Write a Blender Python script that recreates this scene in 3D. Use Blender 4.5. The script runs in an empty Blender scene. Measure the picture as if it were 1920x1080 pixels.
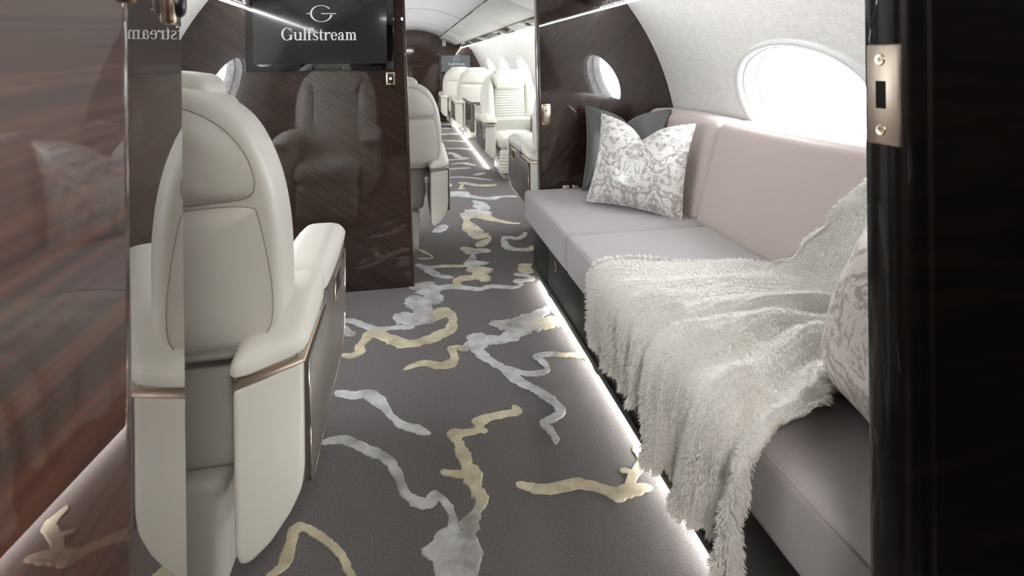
import bpy, bmesh, math, random
import numpy as np
from mathutils import Vector, Matrix

scene = bpy.context.scene
COL = scene.collection
R_ = math.radians

# ------------------------------------------------------------------ camera
CAM_H = 1.2
FPX = 1050.0
cam_d = bpy.data.cameras.new('camera')
cam_d.sensor_width = 36.0
cam_d.lens = 36.0 * FPX / 1920.0
cam_d.shift_x = 0.0
cam_d.shift_y = -(540.0 - 116.0) / 1920.0
cam_d.clip_start = 0.02
cam_d.clip_end = 200
cam_d.dof.use_dof = True
cam_d.dof.focus_distance = 2.3
cam_d.dof.aperture_fstop = 9.0
cam = bpy.data.objects.new('camera', cam_d)
COL.objects.link(cam)
YAW = math.atan(198.0 / FPX)
cam.matrix_world = (Matrix.Translation((0, 0, CAM_H)) @ Matrix.Rotation(-YAW, 4, 'Z') @
                    Matrix.Rotation(R_(90), 4, 'X') @ Matrix.Rotation(R_(-0.6), 4, 'Z'))
scene.camera = cam

# ------------------------------------------------------------------ world, exposure
world = bpy.data.worlds.new('overcast_daylight')
scene.world = world
world.use_nodes = True
bg = world.node_tree.nodes['Background']
bg.inputs['Color'].default_value = (0.93, 0.97, 1.0, 1)
bg.inputs['Strength'].default_value = 9.6
vs = scene.view_settings
vs.view_transform = 'Standard'
vs.look = 'None'
vs.gamma = 1.0
vs.use_curve_mapping = False
vs.exposure = 1.62
scene.cycles.use_denoising = True
scene.cycles.max_bounces = 10
scene.cycles.diffuse_bounces = 6
scene.cycles.glossy_bounces = 6
scene.cycles.transparent_max_bounces = 12
scene.cycles.sample_clamp_indirect = 8.0
LED_WALL = 8.5
LED_WALL_FWD = 8.5
LED_CEIL = 48.0
LED_FLOOR = 17.0

# ------------------------------------------------------------------ cabin section
X0, ZC, RAD = 0.14, 0.645, 1.421
Y_AFT, Y_FWD = -1.25, 11.5
Y_BULK = 3.05
WIN_A, WIN_B = 0.375, 0.225

def shell(y, th, side=1, out=0.0):
    r = RAD + out
    return (X0 + side * r * math.cos(th), y, ZC + r * math.sin(th))

def th_of_z(z):
    return math.asin(max(-1, min(1, (z - ZC) / RAD)))

# ------------------------------------------------------------------ object helpers
def tag(o, label=None, cat=None, group=None, kind=None):
    if label: o['label'] = label
    if cat: o['category'] = cat
    if group: o['group'] = group
    if kind: o['kind'] = kind
    return o

def link(name, me, mat=None, parent=None, smooth=False):
    if mat is not None and not me.materials:
        me.materials.append(mat)
    if smooth:
        me.polygons.foreach_set('use_smooth', [True] * len(me.polygons))
    o = bpy.data.objects.new(name, me)
    COL.objects.link(o)
    if parent is not None:
        o.parent = parent
    return o

def mesh(name, verts, faces, mat=None, parent=None, smooth=False):
    me = bpy.data.meshes.new(name)
    me.from_pydata([tuple(v) for v in verts], [], [tuple(f) for f in faces])
    me.update()
    return link(name, me, mat, parent, smooth)

def from_bm(name, bm, mat=None, parent=None, smooth=False):
    me = bpy.data.meshes.new(name)
    bmesh.ops.recalc_face_normals(bm, faces=bm.faces)
    bm.to_mesh(me); bm.free()
    return link(name, me, mat, parent, smooth)

def sharp_smooth(o, ang=35):
    me = o.data
    me.polygons.foreach_set('use_smooth', [True] * len(me.polygons))
    try:
        me.set_sharp_from_angle(angle=R_(ang))
    except Exception:
        pass
    return o

def thing(name, label, cat, loc=(0, 0, 0), rotz=0.0, group=None):
    e = bpy.data.objects.new(name, None)
    e.empty_display_size = 0.1
    COL.objects.link(e)
    e.location = loc
    e.rotation_euler = (0, 0, rotz)
    return tag(e, label, cat, group)

def copy_tree(o, parent=None):
    c = o.copy()
    COL.objects.link(c)
    c.parent = parent
    for ch in list(o.children):
        copy_tree(ch, c)
    return c

def box(name, lo, hi, mat, parent=None, bev=0.004, seg=2):
    bm = bmesh.new()
    bmesh.ops.create_cube(bm, size=1.0)
    for v in bm.verts:
        v.co = Vector([(lo[i] + hi[i]) / 2 + v.co[i] * (hi[i] - lo[i]) for i in range(3)])
    if bev > 0:
        bmesh.ops.bevel(bm, geom=bm.edges[:], offset=bev, segments=seg, affect='EDGES', profile=0.5)
    return sharp_smooth(from_bm(name, bm, mat, parent), 40)

def prism(name, poly, axis, a0, a1, mat, parent=None, bev=0.0, seg=2, ang=35):
    """extrude a 2D polygon: axis 'x' -> poly (y,z); 'y' -> poly (x,z); 'z' -> poly (x,y)"""
    def P(p, a):
        if axis == 'x': return (a, p[0], p[1])
        if axis == 'y': return (p[0], a, p[1])
        return (p[0], p[1], a)
    bm = bmesh.new()
    A = [bm.verts.new(P(p, a0)) for p in poly]
    B = [bm.verts.new(P(p, a1)) for p in poly]
    n = len(poly)
    bm.faces.new(A); bm.faces.new(B[::-1])
    for i in range(n):
        bm.faces.new((A[i], B[i], B[(i + 1) % n], A[(i + 1) % n]))
    bmesh.ops.recalc_face_normals(bm, faces=bm.faces)
    if bev > 0:
        bmesh.ops.bevel(bm, geom=bm.edges[:], offset=bev, segments=seg, affect='EDGES', profile=0.5)
    return sharp_smooth(from_bm(name, bm, mat, parent), ang)

def rbox(name, lo, hi, r, mat, parent=None, n=10, bulge=0.0, fn=None):
    """upholstery block: a box with radius r, faces pushed out by bulge; fn maps points"""
    c = [(lo[i] + hi[i]) / 2 for i in range(3)]
    h = [(hi[i] - lo[i]) / 2 for i in range(3)]
    r = min(r, min(h) * 0.98)
    verts, faces, idx = [], [], {}
    def pt(q):
        key = tuple(round(t, 5) for t in q)
        if key in idx: return idx[key]
        p = [q[i] * h[i] for i in range(3)]
        inner = [max(-(h[i] - r), min(h[i] - r, p[i])) for i in range(3)]
        d = Vector([p[i] - inner[i] for i in range(3)])
        if d.length > 1e-9:
            d = d.normalized() * r
        p = [inner[i] + d[i] for i in range(3)]
        if bulge:
            for i in range(3):
                j, k = (i + 1) % 3, (i + 2) % 3
                if abs(q[i]) > 0.999:
                    p[i] += math.copysign(bulge, q[i]) * (1 - q[j] ** 2) * (1 - q[k] ** 2)
        p = [p[i] + c[i] for i in range(3)]
        if fn: p = fn(*p)
        idx[key] = len(verts); verts.append(p)
        return idx[key]
    # parameter lines, denser near the rounded edges
    def lines(i):
        e = r / h[i]
        ts = [-1 + e * (1 - math.cos(a)) if False else -1 + e * a for a in (0, .15, .35, .6, 1.0)]
        mid = [(-1 + e) + (2 - 2 * e) * k / n for k in range(1, n)]
        return ts + mid + [-t for t in ts[::-1]]
    L = [lines(i) for i in range(3)]
    for i in range(3):
        j, k = (i + 1) % 3, (i + 2) % 3
        for s in (-1, 1):
            for a in range(len(L[j]) - 1):
                for b in range(len(L[k]) - 1):
                    quad = []
                    for (u, v) in ((a, b), (a + 1, b), (a + 1, b + 1), (a, b + 1)):
                        q = [0, 0, 0]; q[i] = s; q[j] = L[j][u]; q[k] = L[k][v]
                        quad.append(pt(q))
                    if s < 0: quad = quad[::-1]
                    if len(set(quad)) == 4: faces.append(quad)
    return mesh(name, verts, faces, mat, parent, True)

def tube(name, pts, rad, mat, parent=None, closed=False, ns=8, cap=True):
    P = [Vector(p) for p in pts]
    n = len(P)
    rads = rad if isinstance(rad, (list, tuple)) else [rad] * n
    verts, faces = [], []
    up = Vector((0, 0, 1))
    for i in range(n):
        a = P[(i - 1) % n] if (closed or i > 0) else P[i]
        b = P[(i + 1) % n] if (closed or i < n - 1) else P[i]
        t = (b - a).normalized()
        u = up - t * up.dot(t)
        if u.length < 0.05:
            u = Vector((1, 0, 0)) - t * t.x
        u.normalize(); w = t.cross(u)
        for k in range(ns):
            an = 2 * math.pi * k / ns
            verts.append(P[i] + (u * math.cos(an) + w * math.sin(an)) * rads[i])
    for i in range(n if closed else n - 1):
        for k in range(ns):
            i2 = (i + 1) % n
            faces.append((i * ns + k, i * ns + (k + 1) % ns, i2 * ns + (k + 1) % ns, i2 * ns + k))
    if cap and not closed:
        faces.append(tuple(range(ns))[::-1]); faces.append(tuple(range((n - 1) * ns, n * ns)))
    return mesh(name, verts, faces, mat, parent, True)

def grid(name, fn, nu, nv, mat, parent=None, smooth=True, wrap_u=False):
    verts = [fn(i / nu, j / nv) for i in range(nu + (0 if wrap_u else 1)) for j in range(nv + 1)]
    faces = []
    m = nu if wrap_u else nu + 1
    for i in range(nu):
        for j in range(nv):
            a, b = i * (nv + 1) + j, ((i + 1) % m) * (nv + 1) + j
            faces.append((a, b, b + 1, a + 1))
    return mesh(name, verts, faces, mat, parent, smooth)

def interp(x, table):
    if x <= table[0][0]: return table[0][1]
    for (a, fa), (b, fb) in zip(table, table[1:]):
        if x <= b:
            t = (x - a) / (b - a)
            return fa + (fb - fa) * t
    return table[-1][1]

def sinterp(x, table):
    if x <= table[0][0]: return table[0][1]
    for (a, fa), (b, fb) in zip(table, table[1:]):
        if x <= b:
            t = (x - a) / (b - a)
            t = t * t * (3 - 2 * t)
            return fa + (fb - fa) * t
    return table[-1][1]

def catmull(pts, sub):
    out = []
    n = len(pts)
    for i in range(n - 1):
        p0, p1, p2, p3 = pts[max(i - 1, 0)], pts[i], pts[i + 1], pts[min(i + 2, n - 1)]
        for s in range(sub):
            t = s / sub
            out.append(tuple(0.5 * ((2 * b) + (-a + c) * t + (2 * a - 5 * b + 4 * c - d) * t * t + (-a + 3 * b - 3 * c + d) * t ** 3)
                             for a, b, c, d in zip(p0, p1, p2, p3)))
    out.append(tuple(pts[-1]))
    return out

# ------------------------------------------------------------------ materials
class NT:
    def __init__(self, name):
        self.m = bpy.data.materials.new(name)
        self.m.use_nodes = True
        self.t = self.m.node_tree
        self.b = self.t.nodes['Principled BSDF']
    def n(self, typ, **kw):
        nd = self.t.nodes.new(typ)
        for k, v in kw.items():
            if hasattr(nd, k) and k not in nd.inputs: setattr(nd, k, v)
            else: nd.inputs[k].default_value = v
        return nd
    def l(self, a, b): self.t.links.new(a, b)
    def coords(self, rot=(0, 0, 0), scale=(1, 1, 1), kind='Object'):
        tc = self.n('ShaderNodeTexCoord')
        mr = self.n('ShaderNodeMapping')
        mr.inputs['Rotation'].default_value = rot
        mp = self.n('ShaderNodeMapping')
        mp.inputs['Scale'].default_value = scale
        self.l(tc.outputs[kind], mr.inputs['Vector'])
        self.l(mr.outputs['Vector'], mp.inputs['Vector'])
        return mp.outputs['Vector']
    def noise(self, vec, scale, detail=4, rough=.55, dist=0.0):
        nd = self.n('ShaderNodeTexNoise')
        nd.inputs['Scale'].default_value = scale
        nd.inputs['Detail'].default_value = detail
        nd.inputs['Roughness'].default_value = rough
        nd.inputs['Distortion'].default_value = dist
        if vec is not None: self.l(vec, nd.inputs['Vector'])
        return nd.outputs['Fac']
    def ramp(self, fac, stops, interp='LINEAR'):
        nd = self.n('ShaderNodeValToRGB')
        cr = nd.color_ramp
        cr.interpolation = interp
        while len(cr.elements) < len(stops): cr.elements.new(0.5)
        for e, (p, c) in zip(cr.elements, stops):
            e.position = p
            e.color = (c, c, c, 1) if isinstance(c, (int, float)) else (*c, 1)
        self.l(fac, nd.inputs['Fac'])
        return nd.outputs['Color']
    def math(self, op, a, b=None):
        nd = self.n('ShaderNodeMath', operation=op)
        for i, v in enumerate((a, b)):
            if v is None: continue
            if isinstance(v, (int, float)): nd.inputs[i].default_value = v
            else: self.l(v, nd.inputs[i])
        return nd.outputs[0]
    def mix(self, fac, a, b, mode='MIX'):
        nd = self.n('ShaderNodeMix', data_type='RGBA', blend_type=mode)
        for s, v in ((0, fac), (6, a), (7, b)):
            if isinstance(v, (int, float)): nd.inputs[s].default_value = v
            elif isinstance(v, tuple): nd.inputs[s].default_value = (*v, 1)
            else: self.l(v, nd.inputs[s])
        return nd.outputs[2]
    def bump(self, h, strength=.2, dist=.002):
        nd = self.n('ShaderNodeBump')
        nd.inputs['Strength'].default_value = strength
        nd.inputs['Distance'].default_value = dist
        self.l(h, nd.inputs['Height'])
        self.l(nd.outputs['Normal'], self.b.inputs['Normal'])
        return nd
    def set(self, **kw):
        for k, v in kw.items():
            k = k.replace('_', ' ')
            s = self.b.inputs[k]
            if hasattr(v, 'links'): self.l(v, s)
            elif isinstance(v, tuple) and len(v) == 3: s.default_value = (*v, 1)
            else: s.default_value = v
        return self

def simple(name, col, rough=.5, metal=0.0, **kw):
    return NT(name).set(Base_Color=col, Roughness=rough, Metallic=metal, **kw).m

def emit(name, col, strength):
    k = NT(name)
    k.set(Base_Color=(0, 0, 0), Emission_Color=col, Emission_Strength=strength)
    return k.m

def wood(name, c_dark, c_mid, c_light, rot, stretch=(1.0, 1.0, 30.0), coat_ior=1.85, scale=5.0, coat_rough=.015, detail=7):
    k = NT(name)
    v = k.coords(rot, stretch)
    a = k.noise(v, scale, detail, .62, .15)
    b = k.noise(v, scale * 2.6, 4, .6)
    f = k.math('ADD', k.math('MULTIPLY', a, .62), k.math('MULTIPLY', b, .38))
    col = k.ramp(f, [(.36, c_dark), (.5, c_mid), (.64, c_light)])
    k.set(Base_Color=col, Roughness=.45, Coat_Weight=1.0, Coat_IOR=coat_ior, Coat_Roughness=coat_rough, Specular_IOR_Level=.2)
    return k.m

M = {}
# the two bulkheads carry the same veneer laid on the diagonal, mirrored across the aisle
M['veneer_left'] = wood('straight_grain_veneer_diagonal_left', (.0085, .0031, .0019), (.0200, .0082, .0050), (.0430, .0215, .0140),
                        (0, R_(-36), 0), (.14, .14, 26.0), 1.66, 8.0, .003)
M['veneer_right'] = wood('straight_grain_veneer_diagonal_right', (.0085, .0031, .0019), (.0200, .0082, .0050), (.0430, .0215, .0140),
                         (0, R_(47), 0), (.14, .14, 26.0), 1.66, 8.0, .003)
M['veneer_near'] = wood('rosewood_veneer_red_brown', (.016, .0046, .0022), (.054, .0175, .0085), (.108, .039, .020),
                        (R_(-4), 0, 0), (.6, .25, 14.0), 1.5, 3.2, .003)
M['veneer_far'] = wood('far_bulkhead_veneer', (.020, .009, .006), (.045, .021, .014), (.085, .042, .028),
                       (0, R_(8), 0), (1.0, 1.0, 14.0), 1.7, 3.0, .05)
M['black_gloss'] = wood('black_brown_gloss_veneer', (.0012, .0008, .0007), (.002, .0013, .001), (.005, .0028, .002),
                        (0, 0, 0), (1.0, 1.0, 18.0), 1.33, 3.0, .02)
M['edge_dark'] = NT('dark_polished_edge').set(Base_Color=(.030, .012, .008), Roughness=.35, Coat_Weight=1.0, Coat_IOR=1.35).m

def leather(name, col):
    k = NT(name)
    v = k.coords()
    f = k.noise(v, 320, 3, .6)
    g = k.noise(v, 5, 3, .5)
    c = k.mix(k.math('MULTIPLY', g, .35), col, tuple(x * .93 for x in col))
    k.set(Base_Color=c, Roughness=.42, Specular_IOR_Level=.45)
    k.bump(f, .10, .0012)
    return k.m
M['leather'] = leather('cream_leather', (.66, .635, .57))
M['leather_seam'] = simple('leather_seam_shadow', (.38, .355, .31), .8)
M['leather_base_shaded'] = leather('cream_leather_shaded', (.50, .49, .45))  # darker copy of the cream leather, shadow on the base put into the colour
M['arm_panel'] = NT('brown_grey_satin_panel').set(Base_Color=(.105, .088, .077), Roughness=.38).m
M['chrome'] = simple('polished_nickel', (.78, .72, .64), .14, 1.0)
M['brass'] = simple('champagne_metal', (.80, .64, .47), .22, 1.0)
M['brass_soft'] = simple('brushed_champagne_metal', (.66, .56, .46), .36, 1.0)
M['black'] = simple('black_plastic', (.006, .006, .007), .35)
M['dark_hole'] = simple('dark_recess', (.004, .004, .004), .9)
M['white_trim'] = simple('white_satin_plastic', (.62, .62, .61), .4)
M['white_panel'] = simple('off_white_panel', (.74, .72, .685), .35)
M['ceiling'] = simple('white_ceiling_lining', (.83, .84, .84), .6)
M['psu'] = NT('mirror_brown_service_strip').set(Base_Color=(.30, .26, .23), Metallic=1.0, Roughness=.12).m
M['pane'] = None

k = NT('woven_cream_wall_textile')
v = k.coords()
w1 = k.noise(k.coords((0, 0, 0), (1, 260, 26)), 1.0, 2, .6)
w2 = k.noise(k.coords((0, 0, 0), (1, 26, 260)), 1.0, 2, .6)
w = k.math('ADD', w1, w2)
c = k.ramp(k.math('MULTIPLY', w, .5), [(.35, (.62, .60, .565)), (.62, (.78, .765, .735))])
k.set(Base_Color=c, Roughness=.9)
k.bump(w, .25, .0008)
M['textile'] = k.m

def cloth(name, ca, cb, sheen=.25):
    k = NT(name)
    f = k.noise(k.coords(), 420, 3, .7)
    g = k.noise(k.coords(), 3.0, 3, .5)
    c = k.mix(f, ca, cb)
    k.set(Base_Color=c, Roughness=.92, Sheen_Weight=sheen, Sheen_Roughness=.5, Specular_IOR_Level=.2)
    k.bump(f, .30, .0012)
    return k.m
M['sofa'] = cloth('mauve_grey_wool_cloth', (.275, .252, .250), (.405, .373, .368))
M['sofa_back_lit'] = cloth('mauve_wool_cloth_lit_pink', (.385, .320, .298), (.530, .450, .423))  # same sofa cloth; the light on the back cushions is put into its colour
M['satin_dark'] = NT('charcoal_satin').set(Base_Color=(.060, .060, .060), Roughness=.38, Sheen_Weight=.4).m
M['sofa_base'] = NT('black_green_painted_panel').set(Base_Color=(.011, .013, .010), Roughness=.4).m

def damask(name, rose):
    k = NT(name)
    tc = k.n('ShaderNodeTexCoord')
    sp = k.n('ShaderNodeSeparateXYZ'); k.l(tc.outputs['Object'], sp.inputs[0])
    ax = k.math('PINGPONG', sp.outputs['X'], .115)
    cb = k.n('ShaderNodeCombineXYZ'); k.l(ax, cb.inputs[0]); k.l(sp.outputs['Z'], cb.inputs[2])
    a = k.noise(cb.outputs[0], 19.0, 3.5, .6, 2.2)
    big = k.noise(cb.outputs[0], 5.0, 2, .5, .6)
    scr = k.noise(tc.outputs['Object'], 55, 5, .72, .8)
    s = k.math('ADD', k.math('ADD', a, k.math('MULTIPLY', big, .25)), k.math('MULTIPLY', scr, .34))
    mask = k.ramp(s, [(.765, 0.0), (.80, 1.0)])
    vein = k.ramp(k.math('ABSOLUTE', k.math('SUBTRACT', a, .455)), [(.004, 1.0), (.014, 0.0)])
    mk = k.math('MAXIMUM', mask, vein)
    c = k.mix(mk, (.36, .315, .30) if not rose else (.40, .325, .30), (.70, .685, .645) if not rose else (.74, .66, .60))
    k.set(Base_Color=c, Roughness=k.ramp(mk, [(0, .5), (1, .34)]), Metallic=.10, Sheen_Weight=.3)
    k.bump(k.noise(tc.outputs['Object'], 700, 2, .5), .12, .0008)
    return k.m
M['damask'] = damask('silver_damask_satin', False)
M['damask_rose'] = damask('rose_silver_damask_satin', True)

k = NT('grey_mauve_cut_pile_carpet')
f = k.noise(k.coords((0, 0, 0), (1, 1.5, 1)), 190, 4, .8)
g = k.noise(k.coords((0, 0, 0), (1, 1, 1)), 2.2, 4, .6)
c = k.ramp(f, [(.36, (.085, .073, .072)), (.64, (.275, .245, .240))])
c = k.mix(k.math('MULTIPLY', g, .4), c, (.165, .148, .148))
k.set(Base_Color=c, Roughness=.95, Sheen_Weight=.15, Specular_IOR_Level=.1)
k.bump(f, 1.0, .006)
M['carpet'] = k.m

k = NT('carved_silk_motif')
at = k.n('ShaderNodeAttribute', attribute_name='tone')
g = k.noise(k.coords(), 11, 4, .6)
f = k.noise(k.coords(), 300, 2, .6)
silver = k.ramp(g, [(.33, (.27, .265, .26)), (.6, (.60, .60, .595))])
gold = k.ramp(g, [(.33, (.36, .29, .18)), (.62, (.68, .60, .42))])
taupe = k.ramp(g, [(.36, (.22, .195, .17)), (.62, (.48, .46, .43))])
sep = at.outputs['Fac']
c1 = k.mix(k.ramp(sep, [(0.0, 0.0), (.5, 1.0)]), silver, taupe)
c2 = k.mix(k.ramp(sep, [(.5, 0.0), (.85, 1.0)]), c1, gold)
c3 = k.mix(k.math('MULTIPLY', f, .35), c2, (.2, .19, .18))
k.set(Base_Color=c3, Roughness=.55, Sheen_Weight=.5, Sheen_Roughness=.3)
k.bump(f, .4, .002)
M['silk'] = k.m

k = NT('ivory_fur')
at = k.n('ShaderNodeAttribute', attribute_name='tone')
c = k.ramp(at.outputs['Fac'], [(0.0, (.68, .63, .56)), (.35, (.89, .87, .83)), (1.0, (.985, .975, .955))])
k.t.nodes.remove(k.b)
out = [nd for nd in k.t.nodes if nd.type == 'OUTPUT_MATERIAL'][0]
df = k.n('ShaderNodeBsdfDiffuse'); tl = k.n('ShaderNodeBsdfTranslucent'); mx = k.n('ShaderNodeMixShader')
mx.inputs[0].default_value = .5
k.l(c, df.inputs['Color']); k.l(c, tl.inputs['Color'])
k.l(df.outputs[0], mx.inputs[1]); k.l(tl.outputs[0], mx.inputs[2]); k.l(mx.outputs[0], out.inputs['Surface'])
M['fur'] = k.m
k = NT('fur_backing')
f = k.noise(k.coords(), 160, 4, .7)
k.set(Base_Color=k.ramp(f, [(.3, (.76, .73, .68)), (.6, (.95, .94, .915))]), Roughness=.95)
k.bump(f, .9, .008)
M['fur_skin'] = k.m

k = NT('window_glass')
for nd in list(k.t.nodes):
    if nd.type == 'BSDF_PRINCIPLED': k.t.nodes.remove(nd)
out = [nd for nd in k.t.nodes if nd.type == 'OUTPUT_MATERIAL'][0]
tr = k.n('ShaderNodeBsdfTransparent'); gl = k.n('ShaderNodeBsdfGlossy'); mx = k.n('ShaderNodeMixShader')
tr.inputs['Color'].default_value = (.97, .98, 1, 1); gl.inputs['Roughness'].default_value = .02
mx.inputs[0].default_value = .06
k.l(tr.outputs[0], mx.inputs[1]); k.l(gl.outputs[0], mx.inputs[2]); k.l(mx.outputs[0], out.inputs['Surface'])
M['pane'] = k.m
M['pane_dimmed'] = k.m.copy()  # darkened copy of the glass, added to cut daylight in the forward cabin
M['pane_dimmed'].name = 'dimmed_window_glass'
[nd for nd in M['pane_dimmed'].node_tree.nodes if nd.type == 'BSDF_TRANSPARENT'][0].inputs['Color'].default_value = (.52, .53, .54, 1)

M['led_wall'] = emit('led_strip_cool_white', (.95, .98, 1.0), LED_WALL)
M['led_wall_fwd'] = emit('led_strip_forward_cabin', (.95, .98, 1.0), LED_WALL_FWD)
M['led_ceiling'] = emit('led_strip_ceiling', (.95, .98, 1.0), LED_CEIL)
M['led_floor'] = emit('led_strip_floor', (1.0, .985, .95), LED_FLOOR)
k = NT('television_screen')
k.set(Base_Color=(.012, .012, .013), Roughness=.12, Emission_Color=(.55, .56, .6), Emission_Strength=.006, Coat_Weight=.6, Coat_IOR=1.6, Coat_Roughness=.05)
M['screen'] = k.m
M['screen_grey'] = NT('grey_lit_screen').set(Base_Color=(.02, .02, .02), Roughness=.2, Emission_Color=(.7, .8, .9), Emission_Strength=.05).m
M['glyph'] = NT('grey_screen_lettering').set(Base_Color=(.1, .1, .1), Roughness=.4, Emission_Color=(.85, .82, .80), Emission_Strength=.24).m
M['tv_bezel'] = NT('piano_black_bezel').set(Base_Color=(.003, .003, .003), Roughness=.08, Coat_Weight=1.0).m
M['indicator'] = emit('white_indicator_light', (.9, .95, 1), 6.0)
M['table'] = NT('grey_brown_gloss_table').set(Base_Color=(.13, .105, .09), Roughness=.2, Coat_Weight=1.0).m
M['galley'] = NT('galley_grey_counter').set(Base_Color=(.32, .32, .32), Roughness=.4).m
M['led_far'] = emit('led_strip_far_floor', (1.0, .985, .95), 12.0)
M['lamp'] = emit('vestibule_lamp_diffuser', (1.0, .97, .93), 36.0)

# ================================================================== STRUCTURE
# ---- floor and its carved carpet motif
floor = mesh('floor', [(-1.35, Y_AFT, 0), (1.55, Y_AFT, 0), (1.55, Y_FWD, 0), (-1.35, Y_FWD, 0)], [(0, 1, 2, 3)], M['carpet'])
tag(floor, 'grey mauve carpet with carved silver and gold veins', 'carpet', kind='structure')

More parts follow.
